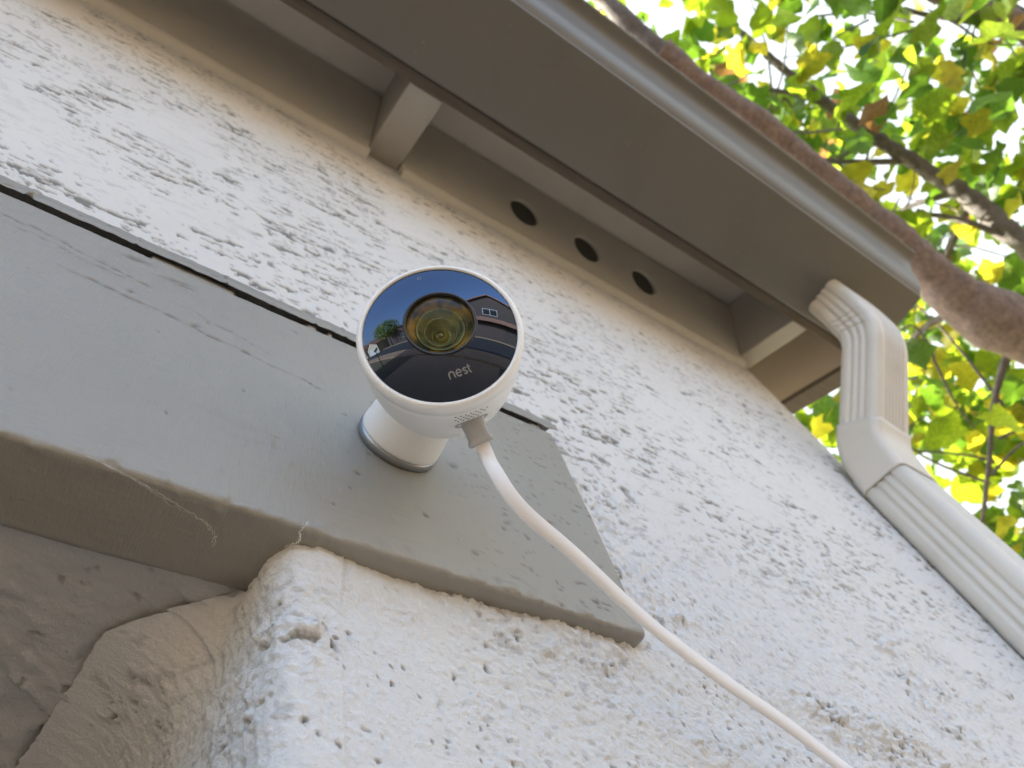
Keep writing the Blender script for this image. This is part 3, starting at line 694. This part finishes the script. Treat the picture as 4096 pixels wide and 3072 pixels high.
# lens: ring, cover glass, nested barrels
def off_lathe(prof, seg=96):
    V, F = lathe(prof, seg); return [(x + LC[0], y + LC[1], z) for x, y, z in V], F
zl = dz(LR, 0)
V, F = off_lathe([(.0176, zl - .0020), (.0178, zl + .0004), (.0183, zl + .0010), (.0190, zl + .0011), (.0196, zl + .0006), (.0199, zl - .0012)])
lens = face_obj('lens_ring', V, F, M['ringblk'])
V, F = off_lathe([(.0001, zl + .0026), (.005, zl + .0024), (.010, zl + .0017), (.0145, zl + .0006), (.0176, zl - .0008)])
face_obj('lens_cover', V, F, M['clear'])
def barrel(name, prof, m): 
    V, F = off_lathe(prof); return face_obj(name, V, F, m)
barrel('lens_barrel', [(.0179, zl - .0012), (.0150, zl - .0050), (.0133, zl - .0060)], M['amber'])
barrel('lens_barrel', [(.0133, zl - .0060), (.0131, zl - .0052), (.0122, zl - .0055), (.0108, zl - .0085), (.0092, zl - .0092)], M['green_c'])
barrel('lens_barrel', [(.0092, zl - .0092), (.0090, zl - .0084), (.0084, zl - .0086), (.0062, zl - .0125), (.0045, zl - .0130)], M['green_c'])
barrel('lens_element', [(.0001, zl - .0110), (.0020, zl - .0113), (.0038, zl - .0122), (.0045, zl - .0130)], M['olive_c'])
barrel('lens_iris', [(.0012, zl - .01095), (.0018, zl - .0111), (.0020, zl - .0112)], M['ringblk'])
# status light ring and tiny dot
def disc_on_face(name, cx, cy, r0, r1, m, off=0.00006, seg=32):
    V = []; F = []
    for i in range(seg):
        a = 2 * math.pi * i / seg
        for r in (r0, r1): x, y = cx + r * math.cos(a), cy + r * math.sin(a); V.append((x, y, dz(x, y, off)))
    for i in range(seg):
        j = (i + 1) % seg; F.append((2 * i, 2 * i + 1, 2 * j + 1, 2 * j))
    return face_obj(name, V, F, m)
disc_on_face('status_light', -.01293, .0330, .0008, .00115, M['print'])
disc_on_face('light_sensor', .0130, -.0308, .0001, .0009, M['ringblk'])
# wordmark: rounded strokes laid on the dome
def stroke(pts, wd, o):
    """thick polyline in glyph space -> list of quads"""
    V, F = o; P = [Vector((p[0], p[1])) for p in pts]
    b = len(V)
    for i, p in enumerate(P):
        t = (P[min(i + 1, len(P) - 1)] - P[max(i - 1, 0)]).normalized(); s = Vector((-t.y, t.x)) * wd / 2
        V.append(p + s); V.append(p - s)
    for i in range(len(P) - 1): F.append((b + 2 * i, b + 2 * i + 1, b + 2 * i + 3, b + 2 * i + 2))
def arcp(cx, cy, r, a0, a1, n=16, ry=None): return [(cx + r * math.cos(R(a0 + (a1 - a0) * i / n)), cy + (ry or r) * math.sin(R(a0 + (a1 - a0) * i / n))) for i in range(n + 1)]
G = ([], [])
wd = 0.235
stroke([(0.1, 0), (0.1, 0.55)] + arcp(0.5, 0.55, 0.4, 180, 0, 16, 0.38) + [(0.9, 0)], wd, G)                 # n
stroke([(1.28, 0.50), (2.05, 0.50)], wd * .8, G); stroke(arcp(1.67, 0.47, 0.40, 4, 318, 26, 0.43), wd, G)       # e
stroke([(2.92, 0.80)] + arcp(2.66, 0.70, 0.24, 30, 270, 12, 0.18) + arcp(2.66, 0.27, 0.25, 90, -150, 12, 0.20), wd * .95, G)  # s
stroke([(3.32, 1.25), (3.32, 0.35)] + arcp(3.58, 0.34, 0.26, 180, 275, 8), wd, G); stroke([(3.02, 0.88), (3.62, 0.88)], wd * .8, G)  # t
sc_ = 0.0124 / 3.7; ang = math.atan2(-23.6 + 28.4, 16.9 - 5.6) ; cx, cy = .0112, -.0256
V = []
for p in G[0]:
    x = (p.x - 1.85) * sc_; y = (p.y - 0.5) * sc_ * 1.12
    X = cx + x * math.cos(ang) - y * math.sin(ang); Y = cy + x * math.sin(ang) + y * math.cos(ang); V.append((X, Y, dz(X, Y, 0.00006)))
face_obj('wordmark', V, [f[::-1] for f in G[1]], M['print'], False)
# body polar helper
def body_r(s):
    z = [-q[1] for q in BP]; r = [q[0] for q in BP]; return float(np.interp(s, z, r))
def bp(s, deg, off=0.0):
    a = R(deg); r = body_r(s); ds = 0.001; dr = (body_r(s + ds) - body_r(s - ds)) / (2 * ds)
    nr = Vector((math.cos(a), math.sin(a), dr)).normalized()   # outward
    return Vector((r * math.cos(a), r * math.sin(a), -s)) + Vector((nr.x, nr.y, nr.z)) * off
# speaker perforations
V = []; F = []
for row in range(4):
    for c in range(7):
        if row in (0, 3) and c == 6: continue
        s = 0.0125 + row * 0.0021; dg = -78 + c * 3.6 + (1.8 if row % 2 else 0); s += (0.0005) * c * 0
        if row == 3 and c > 4: continue
        cpos = bp(s, dg, 0.00008); t1 = (bp(s, dg + 1, .00008) - cpos).normalized(); t2 = (bp(s + 0.0005, dg, .00008) - cpos).normalized()
        b = len(V)
        for i in range(10): a = 2 * math.pi * i / 10; V.append(cpos + t1 * 0.00058 * math.cos(a) + t2 * 0.00058 * math.sin(a))
        F.append(tuple(range(b + 9, b - 1, -1)))
o = face_obj('speaker_hole', V, F, M['seam'], False); o['kind'] = 'stuff'
# certification marks (small grey print by the plug)
V = []; F = []
G2 = ([], [])
stroke(arcp(0.5, 0.5, 0.45, 60, 300, 12), .15, G2); stroke(arcp(1.5, 0.5, 0.45, 60, 300, 12), .15, G2); stroke([(1.1, .5), (1.7, .5)], .15, G2)
for p in G2[0]:
    sx = (p.x - 1) * 0.0011; sy = (p.y - .5) * 0.0011
    V.append(bp(0.047 - sy, -75 + sx / 0.040 * 57.3, .00008))
face_obj('printed_mark', V, G2[1], M['seam'], False)
# oval recess + rubber plug
s0, d0 = 0.0265, -66
c0 = bp(s0, d0); tx = (bp(s0, d0 + 2) - c0).normalized(); ty = (bp(s0 + 0.001, d0) - c0).normalized(); tn = tx.cross(ty); tn = tn if tn.dot(c0) > 0 else -tn
V = []; F = []
for i in range(40):
    a = 2 * math.pi * i / 40
    for rr in (0.0, 1.0):
        dx, dy = .0098 * math.cos(a) * rr, .0052 * math.sin(a) * rr
        V.append(bp(s0 + dy, d0 + math.degrees(dx / body_r(s0)), 0.00015 if rr else 0.0002))
for i in range(40): j = (i + 1) % 40; F.append((2 * i, 2 * i + 1, 2 * j + 1)) 
face_obj('port_flange', V, F, M['grey_rubber'])
# mount: conical stem + silver ring, axis -Y from the beam
mount = None
def ylathe(name, prof, m, cx, cz, tilt=(0, 0), seg=80):
    V = []; F = []; n = len(prof)
    for i in range(seg):
        a = 2 * math.pi * i / seg
        for r, y in prof:
            t = (0.223 - y); V.append((cx + tilt[0] * t + r * math.cos(a), y, cz + tilt[1] * t + r * math.sin(a)))
    for i in range(seg):
        j = (i + 1) % seg
        for k in range(n - 1): F.append((i * n + k, i * n + k + 1, j * n + k + 1, j * n + k))
    return mesh_obj(name, V, F, m, sec, True)
MX, MZ = .1575, .3985
ylathe('base_ring', [(.0255, .2235), (.0268, .2228), (.0274, .2210), (.0274, .2185), (.0268, .2172), (.024, .2168)], M['silver'], MX, MZ)
ylathe('mount_stem', [(.0255, .2174), (.0267, .2168), (.0269, .2155), (.0266, .2120), (.0258, .2040), (.0251, .1950), (.0247, .1860), (.0246, .1780), (.0235, .1765), (.015, .1790)], M['white'], MX, MZ, (0.0, -0.04))

# ---- cable (top-level: plugs into the camera, runs off down the wall)
cable = empty('camera_cable', 'flat white cable looping from the security camera down across the wall', 'cable', (.30, .195, .25))
plug_end = c0 + tn * 0.0135
def plug():
    V = []; F = []
    rings = [(-.0020, .0066, .0036), (.0008, .0064, .0035), (.0022, .0062, .0034), (.0100, .0060, .0031), (.0104, .0068, .0036), (.0126, .0069, .0036), (.0130, .0062, .0031), (.0131, .004, .002)]
    for (h, a_, b_) in rings:
        for i in range(32):
            t = 2 * math.pi * i / 32; c, s = math.cos(t), math.sin(t); p = 3.2 if h > 0.0015 else 2
            x = a_ * math.copysign(abs(c) ** (2 / p), c); y = b_ * math.copysign(abs(s) ** (2 / p), s)
            V.append(FM @ (c0 + tn * h + tx * x + ty * y))
    for k in range(len(rings) - 1):
        for i in range(32):
            j = (i + 1) % 32; F.append((k * 32 + i, k * 32 + j, (k + 1) * 32 + j, (k + 1) * 32 + i))
    F.append(tuple(range((len(rings) - 1) * 32, len(rings) * 32)))
    return mesh_obj('plug', V, F, M['grey_rubber'], cable, True)
plug()
Wp = FM @ plug_end; Wd = (FM.to_3x3() @ tn).normalized(); Wt = (FM.to_3x3() @ tx).normalized()
cpts = [Wp - Wd * 0.006, Wp + Wd * 0.005, Vector((.1715, .1625, .3020)), Vector((.1865, .1675, .2845)), Vector((.2235, .1765, .2750)) , Vector((.2765, .190, .2584)), Vector((.329, .200, .2458)), Vector((.384, .208, .2326)), Vector((.434, .214, .2125)), Vector((.56, .222, .150)), Vector((.80, .226, -.20)), Vector((.92, .227, -1.0)), Vector((.95, .20, GZ + .01))]
def cable_mesh():
    P = []; S = []
    n = len(cpts); tw = [0, 4, 22, 26, 14, 4, 0, 0, 0, 0, 0, 0, 0]
    for i in range(n - 1):
        p0 = cpts[max(i - 1, 0)]; p1 = cpts[i]; p2 = cpts[i + 1]; p3 = cpts[min(i + 2, n - 1)]
        for k in range(14):
            t = k / 14; P.append(0.5 * ((2 * p1) + (p2 - p0) * t + (2 * p0 - 5 * p1 + 4 * p2 - p3) * t * t + (3 * p1 - p0 - 3 * p2 + p3) * t ** 3)); S.append((i + t, tw[i] * (1 - t) + tw[i + 1] * t))
    P.append(cpts[-1]); S.append((n - 1, 0)); V = []; F = []
    hw, hh = .0039, .0012
    sec_ = [(hw * x, hh * y) for x, y in ([(-.9, -1), (-.45, -1.0), (0, -1.0), (.45, -1.0), (.9, -1)] + [(1 + .0, -.55), (1.03, 0), (1, .55)] + [(.9, 1), (0, 1), (-.9, 1)] + [(-1, .55), (-1.03, 0), (-1, -.55)])]
    for i, p in enumerate(P):
        t = (P[min(i + 1, len(P) - 1)] - P[max(i - 1, 0)]).normalized()
        toward = Vector((-.15, -.88, -.38)); f = min(1, S[i][0] / 2.2)
        s1 = t.cross(toward).normalized(); s0_ = Wt * (1 if Wt.dot(s1) > 0 else -1)
        s = (s0_ * (1 - f) + s1 * f); s = (s - t * s.dot(t)).normalized()
        s = Matrix.Rotation(R(S[i][1]) * 0.8, 3, t) @ s
        u = s.cross(t).normalized()
        for a, b in sec_: V.append(p + s * a + u * b)
    m_ = len(sec_)
    for i in range(len(P) - 1):
        for j in range(m_): k = (j + 1) % m_; F.append((i * m_ + j, i * m_ + k, (i + 1) * m_ + k, (i + 1) * m_ + j))
    mesh_obj('cord', V, F, M['white_rubber'], cable, True)
cable_mesh()

# ---- cobwebs
def web(label, pts, strands, rad):
    V = []; F = []
    for s in range(strands):
        q = [Vector(p) + Vector([random.gauss(0, 0.0006) for _ in range(3)]) for p in pts]
        P = []
        for a, b in zip(q[:-1], q[1:]):
            for k in range(12): P.append(a.lerp(b, k / 12) + Vector([random.gauss(0, 0.00035) for _ in range(3)]))
        P.append(q[-1])
        for i, p in enumerate(P):
            b = len(V); r = rad * random.uniform(.5, 1.3)
            for j in range(3): a = 2.1 * j; V.append(p + Vector((math.cos(a), 0.3 * math.sin(a), math.sin(a))) * r)
            if i: 
                for j in range(3): k = (j + 1) % 3; F.append((b - 3 + j, b - 3 + k, b + k, b + j))
    o = mesh_obj('cobweb', V, F, M['web']); o['label'] = label; o['category'] = 'cobweb'
web('long thin cobweb thread hanging along the lower edge of the grey beam', [(0.0005, .2225, .2925), (.020, .2250, .2895), (.040, .2300, .2885), (.055, .2345, .2880), (.063, .2400, .2875), (.0635, .2440, .2860)], 3, .00007)
web('short tufted cobweb on the beam edge above the wall corner', [(.0995, .2215, .2935), (.0975, .2255, .2900), (.0985, .2300, .2880), (.0945, .2350, .2880)], 5, .00008)

# ================================================================== TREE
tree = empty('leafy_tree', 'tree with thick mauve brown limb and backlit yellow green leaves beyond the gutter', 'tree', (4.3, -0.5, GZ))
sweep_tube('trunk', [(4.35, -.5, GZ - .1), (4.2, -.45, -.6), (3.95, -.42, .7), (3.55, -.38, 1.50), (3.05, -.32, 1.72), (2.62, -.26, 1.755)], [.27, .23, .20, .18, .135, .108], M['bark'], tree, 24, 0.25, True, 1)
sweep_tube('limb', [(3.02, -.29, 1.72), (2.566, -.246, 1.755), (2.30, -.216, 1.763), (2.194, -.195, 1.785), (2.07, -.185, 1.822), (1.91, -.200, 1.872), (1.78, -.226, 1.920), (1.62, -.243, 1.985), (1.365, -.263, 2.085), (1.17, -.268, 2.145), (1.04, -.266, 2.195), (.93, -.272, 2.245)], [.125, .105, .094, .092, .082, .060, .047, .042, .038, .036, .037, .042], M['bark'], tree, 40, 0.22, True, 3)
sweep_tube('limb', [(1.02, -.27, 2.20), (.84, -.30, 2.36), (.60, -.36, 2.60), (.30, -.42, 2.9)], [.030, .026, .024, .018], M['bark2'], tree, 12, 0.3, True, 4)
sweep_tube('limb', [(3.6, -.40, 1.45), (3.25, -.48, 1.95), (2.75, -.537, 2.372), (2.59, -.59, 2.59), (2.40, -.60, 2.80), (2.05, -.62, 3.10), (1.6, -.7, 3.5)], [.10, .06, .040, .038, .032, .022, .012], M['bark2'], tree, 14, 0.3, True, 5)
sweep_tube('limb', [(4.0, -.43, .6), (3.6, -1.0, 1.9), (2.9, -1.25, 2.6), (2.42, -1.21, 2.79), (2.15, -1.155, 2.91), (1.7, -1.1, 3.2)], [.12, .08, .055, .050, .040, .02], M['bark'], tree, 14, 0.3, True, 6)
sweep_tube('limb', [(3.9, -.40, .8), (4.0, .3, 1.6), (3.6, .9, 2.3), (3.0, 1.3, 3.0), (2.4, 1.4, 3.8)], [.11, .07, .05, .03, .015], M['bark2'], tree, 12, 0.3, True, 7)
sweep_tube('limb', [(3.9, -.40, .8), (4.6, .2, 1.5), (5.2, .8, 1.9), (5.9, 1.2, 2.2)], [.11, .07, .05, .02], M['bark2'], tree, 12, 0.3, True, 8)
twig_src = [((2.75, -.54, 2.37), (2.1, -.2, 2.9)), ((2.55, -.59, 2.62), (2.6, -.1, 3.2)), ((2.4, -.6, 2.8), (1.7, -.2, 3.0)), ((2.1, -.62, 3.07), (1.4, -.3, 3.6)),
            ((2.42, -1.21, 2.79), (1.9, -.9, 3.3)), ((2.16, -.2, 1.85), (2.5, .35, 2.1)), ((1.8, -.21, 1.92), (1.75, .2, 2.5)), ((1.5, -.25, 2.04), (1.35, -.05, 2.7)),
            ((3.0, 1.3, 3.0), (2.3, .9, 3.3)), ((3.6, .9, 2.3), (2.9, .9, 2.2)), ((3.6, .9, 2.3), (3.2, 1.4, 1.9)), ((2.35, -.22, 1.83), (2.75, .5, 1.6)), ((2.9, -1.25, 2.6), (2.2, -1.4, 3.6)),
            ((1.2, -.27, 2.14), (1.1, -.1, 2.9)), ((.84, -.3, 2.36), (1.0, -.15, 3.2)), ((2.59, -.59, 2.59), (3.1, -.1, 2.9)), ((5.2, .8, 1.9), (4.4, 1.3, 1.6)), ((4.6, .2, 1.5), (3.7, .9, 1.45))]
for i, (a, b) in enumerate(twig_src):
    A, B = Vector(a), Vector(b); mid1 = A.lerp(B, .33) + Vector([random.gauss(0, .05) for _ in range(3)]); mid2 = A.lerp(B, .66) + Vector([random.gauss(0, .06) for _ in range(3)])
    sweep_tube('twig', [A, mid1, mid2, B], [.016, .011, .008, .005], M['bark2'], tree, 7, 0.2, False, i)
    for k in range(6):
        t = random.uniform(.2, .98); s = A.lerp(B, t); e = s + Vector((random.gauss(0, .22), random.gauss(0, .22), random.gauss(.05, .22)))
        sweep_tube('twig', [s, s.lerp(e, .5) + Vector([random.gauss(0, .03) for _ in range(3)]), e], [.006, .0045, .003], M['bark2'], tree, 5, 0, False)

# leaf shapes
def leaf_shape(seed):
    rr = random.Random(seed); n = 16; out = []
    for i in range(n):
        a = 2 * math.pi * i / n; t = a / (2 * math.pi)
        base = 0.5 * (1 - 0.15 * math.cos(a)) ; lob = 0.055 * math.cos(5 * a) + 0.05 * rr.uniform(-1, 1)
        tip = 0.22 * max(0, math.cos(a)) ** 6; notch = -0.20 * max(0, math.cos(a - math.pi)) ** 8
        r = base + lob + tip + notch; out.append((r * math.cos(a), r * math.sin(a) * 0.88))
    V = [(-0.30, 0, 0)] + [(0.05, 0, 0)] ; 
    fold = rr.uniform(.15, .5); curl = rr.uniform(-.35, .35)
    V = [(0.0, 0.0, 0.0)] + [(x, y, abs(y) * fold + curl * x * x + 0.12 * math.sin(6 * y + 4 * x + seed)) for x, y in out]
    V += [(-0.42, 0, -.02), (-0.95, 0.03, -.12), (-0.95, -0.005, -.12)]
    F = [(0, i + 1, (i + 1) % n + 1) for i in range(n)] + [(17, 18, 19)]
    return V, F
LS = [leaf_shape(i) for i in range(6)]
LMESH = {}
for i, (V, F) in enumerate(LS):
    for k, mm in enumerate(LEAFM):
        me = bpy.data.meshes.new('leaf'); me.from_pydata(V, [], F); me.materials.append(mm); me.polygons.foreach_set('use_smooth', [True] * len(F)); me.update(); LMESH[i, k] = me
def rand_leaf(p, size, kind):
    d = Vector((random.gauss(0, 1), random.gauss(0, 1), random.gauss(-.35, .6))).normalized()
    q = d.to_track_quat('X', 'Z'); roll = Matrix.Rotation(random.gauss(0, .9), 4, 'X')
    return (Matrix.Translation(p) @ q.to_matrix().to_4x4() @ roll @ Matrix.Scale(size, 4), random.randrange(6), kind)
Rm = np.array([cr, cd, cf])
def pix(p):
    c = Rm @ np.array(p); return (c[0] / c[2] * .7355 + .5, c[1] / c[2] * .9807 + .5, c[2]) if c[2] > 0.1 else (-9, -9, 9)
def ok_leaf(p):
    x, y, z = p
    if z < 0.4: return False
    u_, v_, d_ = pix(p)
    if d_ < 2.9 and abs(v_ - (0.29 + 0.62 * (u_ - 0.86))) < 0.085 and u_ > 0.80: return False
    if x < 1.42 and z < rt(y) + 0.35 : return False
    if x < 1.42 and y < .05 and z < 1.75: return False
    if x < 1.75 and z < 2.0 and y > -.6 and y < 0.9 and x > 1.3 and z < 1.5: return False
    if (x * x + y * y) < 1.2 ** 2 and z < 1.9: return False
    return True
cands = []
clusters = []
def crown(n_cl, cx, cy, cz, rx, ry, rz, per, sz):
    for _ in range(n_cl):
        while True:
            u = Vector([random.uniform(-1, 1) for _ in range(3)])
            if u.length < 1: break
        c = Vector((cx + u.x * rx, cy + u.y * ry, cz + u.z * rz))
        sp = random.uniform(.10, .24); warm = random.random()
        for _ in range(random.randint(per // 2, per)):
            p = c + Vector((random.gauss(0, sp), random.gauss(0, sp), random.gauss(0, sp * .8)))
            if not ok_leaf(p): continue
            r = random.random(); kind = 0 if r < .42 - .1 * warm else 1 if r < .88 - .14 * warm else 2 if r < .975 else 3
            cands.append(rand_leaf(p, sz * random.uniform(.65, 1.25), kind))
CROWN = [(48, 2.3, -.45, 2.9, 1.3, .9, 0.9, 17, .122), (42, 3.1, .5, 2.3, 1.1, 1.0, .8, 23, .125), (36, 1.5, -.2, 3.4, 1.1, .9, .8, 22, .10), (38, 4.6, 1.6, 3.0, 1.8, 1.4, 1.4, 22, .17),
         (30, 2.4, 1.6, 5.0, 2.0, 1.4, 1.2, 24, .15), (26, 4.3, -.9, 4.4, 1.6, 1.4, 1.3, 22, .16), (30, 5.5, -.8, 2.6, 1.0, 1.2, 1.2, 26, .11)]
for c in CROWN: crown(*c)
inview = []; rest = []
for it in cands:
    p = it[0].translation; u, v, d = pix(p)
    vis = -.02 < u < 1.02 and -.02 < v < 1.02
    s = it[0].to_scale()[0]
    if vis and p.x < 1.30 and p.y / p.z > -0.115: vis = False
    (inview if vis else rest).append((s / d, it))
inview.sort(key=lambda t: -t[0])
big = inview[:300]; rest = inview[300:] + rest
print('leaves in view', len(inview), 'total', len(cands))
Ti = tree.matrix_world.inverted()
for _, (mt, sh, kd) in big:
    o = bpy.data.objects.new('leaf', LMESH[sh, kd]); COL.objects.link(o); o.parent = tree; o.matrix_local = Ti @ mt
def leaf_mass(name, items, parent, mats=LEAFM):
    VV = []; FF = []; MI = []
    arr = [np.array(v) for v, f in LS]; fa = [f for v, f in LS]; b = 0
    me = bpy.data.meshes.new(name); vs_l = []; loops = []; starts = []; tot = []; mi = []; ls = 0
    for _, (mt, sh, kd) in items:
        A = np.array(mt); v = arr[sh] @ A[:3, :3].T + A[:3, 3]; vs_l.append(v)
        f = np.array(fa[sh]) + b; loops.append(f.reshape(-1)); mi.append(np.full(len(f), kd)); b += len(v)
    v = np.concatenate(vs_l); lo = np.concatenate(loops); mi = np.concatenate(mi); nf = len(mi)
    me.vertices.add(len(v)); me.vertices.foreach_set('co', v.reshape(-1).astype(np.float32)); me.loops.add(len(lo)); me.loops.foreach_set('vertex_index', lo.astype(np.int32))
    me.polygons.add(nf); me.polygons.foreach_set('loop_start', (np.arange(nf) * 3).astype(np.int32))
    for mm in mats: me.materials.append(mm)
    me.polygons.foreach_set('material_index', mi.astype(np.int32)); me.polygons.foreach_set('use_smooth', np.ones(nf, bool)); me.update(calc_edges=True)
    o = bpy.data.objects.new(name, me); link(o, parent)
    if parent: o.matrix_parent_inverse = parent.matrix_world.inverted()
    return o
fo = leaf_mass('foliage', rest, tree); fo['kind'] = 'stuff'

# overhead wire
wv = sweep_tube('overhead_wire', [(-2, -1.5, 9.2), (6.2, -3.3, 6.1), (16, -6, 5)], [.012, .012, .012], M['seam'], None, 6)
wv['label'] = 'thin dark overhead wire crossing the sky behind the leaves'; wv['category'] = 'wire'

# ================================================================== STREET OPPOSITE (mirrored in the camera face)
M['taupe_wall'] = m_paint('taupe_render', (0.085, 0.07, 0.058), 0.85, 12, 0.2, 0.08)
M['cream_wall'] = m_paint('cream_render', (0.62, 0.52, 0.38), 0.85, 12, 0.2, 0.06)
M['brown_door'] = m_paint('brown_garage_paint', (0.10, 0.07, 0.055), 0.6, 12, 0.1, 0.08)
M['white_trim'] = mat('white_trim', (0.75, 0.74, 0.71), 0.5)
M['pane'] = mat('window_glass', (0.03, 0.035, 0.04), 0.05)
def hbox(name, lo, hi, m, parent): return box(name, lo, hi, m, parent)
def window(parent, x0, x1, y, z0, z1):
    f = hbox('window', (x0, y, z0), (x1, y + 0.06, z1), M['white_trim'], parent)
    xm = (x0 + x1) / 2
    for a, b in ((x0 + .06, xm - .03), (xm + .03, x1 - .06)): hbox('pane', (a, y + .061, z0 + .06), (b, y + .07, z1 - .06), M['pane'], f)
def gable_house(label, cx, cy, wdt, dep, hw, hr, wm, two=True, sunny=False):
    """front faces +Y"""
    h = empty('opposite_house', label, 'house', (cx, cy, GZ))
    x0, x1 = cx - wdt / 2, cx + wdt / 2; yf = cy + dep / 2; yb_ = cy - dep / 2
    bm = bmesh.new()
    pts = [(x0, GZ), (x1, GZ), (x1, GZ + hw), (cx, GZ + hw + hr), (x0, GZ + hw)]
    a = [bm.verts.new((x, yf, z)) for x, z in pts]; b = [bm.verts.new((x, yb_, z)) for x, z in pts]
    bm.faces.new(a); bm.faces.new(b[::-1])
    for i in range(5): j = (i + 1) % 5; bm.faces.new((a[i], b[i], b[j], a[j]))
    bmesh.ops.recalc_face_normals(bm, faces=bm.faces); bm_obj('wall', bm, wm, h)
    for s in (-1, 1):
        xe = cx + s * (wdt / 2 + .5); ze = GZ + hw - .5 * hr / (wdt / 2); zr = GZ + hw + hr
        V = [(cx, yf + .5, zr + .03), (xe, yf + .5, ze + .03), (xe, yb_ - .5, ze + .03), (cx, yb_ - .5, zr + .03)]
        V += [(x, y, z + .18) for x, y, z in V]
        mesh_obj('roof', V, [(0, 3, 2, 1), (4, 5, 6, 7), (0, 1, 5, 4), (1, 2, 6, 5), (2, 3, 7, 6), (3, 0, 4, 7)], M['shingle'], h)
    gd = hbox('garage_door', (cx - wdt * .32, yf, GZ), (cx + wdt * .25, yf + .05, GZ + 2.2), M['brown_door'] if not sunny else M['white_trim'], h)
    for r_ in range(4):
        for c in range(6):
            w_ = (wdt * .57) / 6; xx = cx - wdt * .32 + c * w_
            hbox('panel', (xx + .08, yf + .051, GZ + .1 + r_ * .52), (xx + w_ - .08, yf + .075, GZ + .52 + r_ * .52), M['brown_door'] if not sunny else M['white_trim'], gd)
    if two:
        V = [(cx - wdt * .45, yf, GZ + 3.3), (cx + wdt * .42, yf, GZ + 3.3), (cx + wdt * .42, yf + 1.3, GZ + 2.7), (cx - wdt * .45, yf + 1.3, GZ + 2.7)]; V += [(x, y, z + .15) for x, y, z in V]
        mesh_obj('porch_roof', V, [(0, 3, 2, 1), (4, 5, 6, 7), (0, 1, 5, 4), (1, 2, 6, 5), (2, 3, 7, 6), (3, 0, 4, 7)], M['shingle'], h)
        window(h, cx - 1.0, cx + 1.0, yf, GZ + 3.9, GZ + 5.1)
    else:
        window(h, cx + wdt * .30, cx + wdt * .45, yf, GZ + 1.2, GZ + 2.2)
    return h
gable_house('dark taupe two storey house mirrored right of the camera lens', -1.3, -17.5, 8.4, 7, 5.6, 2.3, M['taupe_wall'])
gable_house('dark taupe house wing mirrored at the right rim of the camera face', 6.6, -18.4, 6.2, 7, 5.0, 1.6, M['taupe_wall'])
gable_house('low brown house mirrored behind the round street tree', -22.5, -17.0, 9, 7, 3.2, 1.8, M['taupe_wall'], False)
gable_house('sunlit cream house mirrored at the left rim of the camera face', -35, -14.5, 13, 8, 3.4, 2.2, M['cream_wall'], False, True)
gable_house('second sunlit cream house beyond, mirrored at the left rim', -52, -15.0, 10, 8, 5.2, 2.2, M['cream_wall'], False, True)
def street_tree(label, x, y, h, r, n):
    t = empty('street_tree', label, 'tree', (x, y, GZ))
    sweep_tube('trunk', [(x, y, GZ - .1), (x + .1, y, GZ + h * .3), (x, y + .1, GZ + h * .6)], [.22, .16, .10], M['bark2'], t, 10, .2)
    items = []
    for _ in range(n):
        while True:
            u = Vector([random.uniform(-1, 1) for _ in range(3)])
            if .35 < u.length < 1: break
        k = 1 + .25 * mnoise.noise(u * 3)
        items.append((0, rand_leaf(Vector((x + u.x * r * k, y + u.y * r * k, GZ + h * .66 + u.z * h * .34 * k)), .26, random.choice((0, 1, 1, 2)))))
    f = leaf_mass('crown', items, t); f['kind'] = 'stuff'
street_tree('round green street tree mirrored left of the lens', -22.5, -11.9, 8.6, 3.3, 2200)
street_tree('small green tree mirrored beside the dark house at right', 4.4, -12.6, 3.4, 1.3, 600)
lp = empty('garden_lamp', 'slim dark garden lamp post mirrored near the left rim of the face', 'lamp', (-8.2, -2.6, GZ))
sweep_tube('post', [(-8.2, -2.6, GZ), (-8.2, -2.6, GZ + .9), (-8.2, -2.6, GZ + 1.75)], [.035, .03, .03], M['ringblk'], lp, 10)
bm = bmesh.new(); bmesh.ops.create_uvsphere(bm, u_segments=16, v_segments=10, radius=.15, matrix=Matrix.Translation((-8.2, -2.6, GZ + 1.9))); bm_obj('globe', bm, M['white_trim'], lp, True)
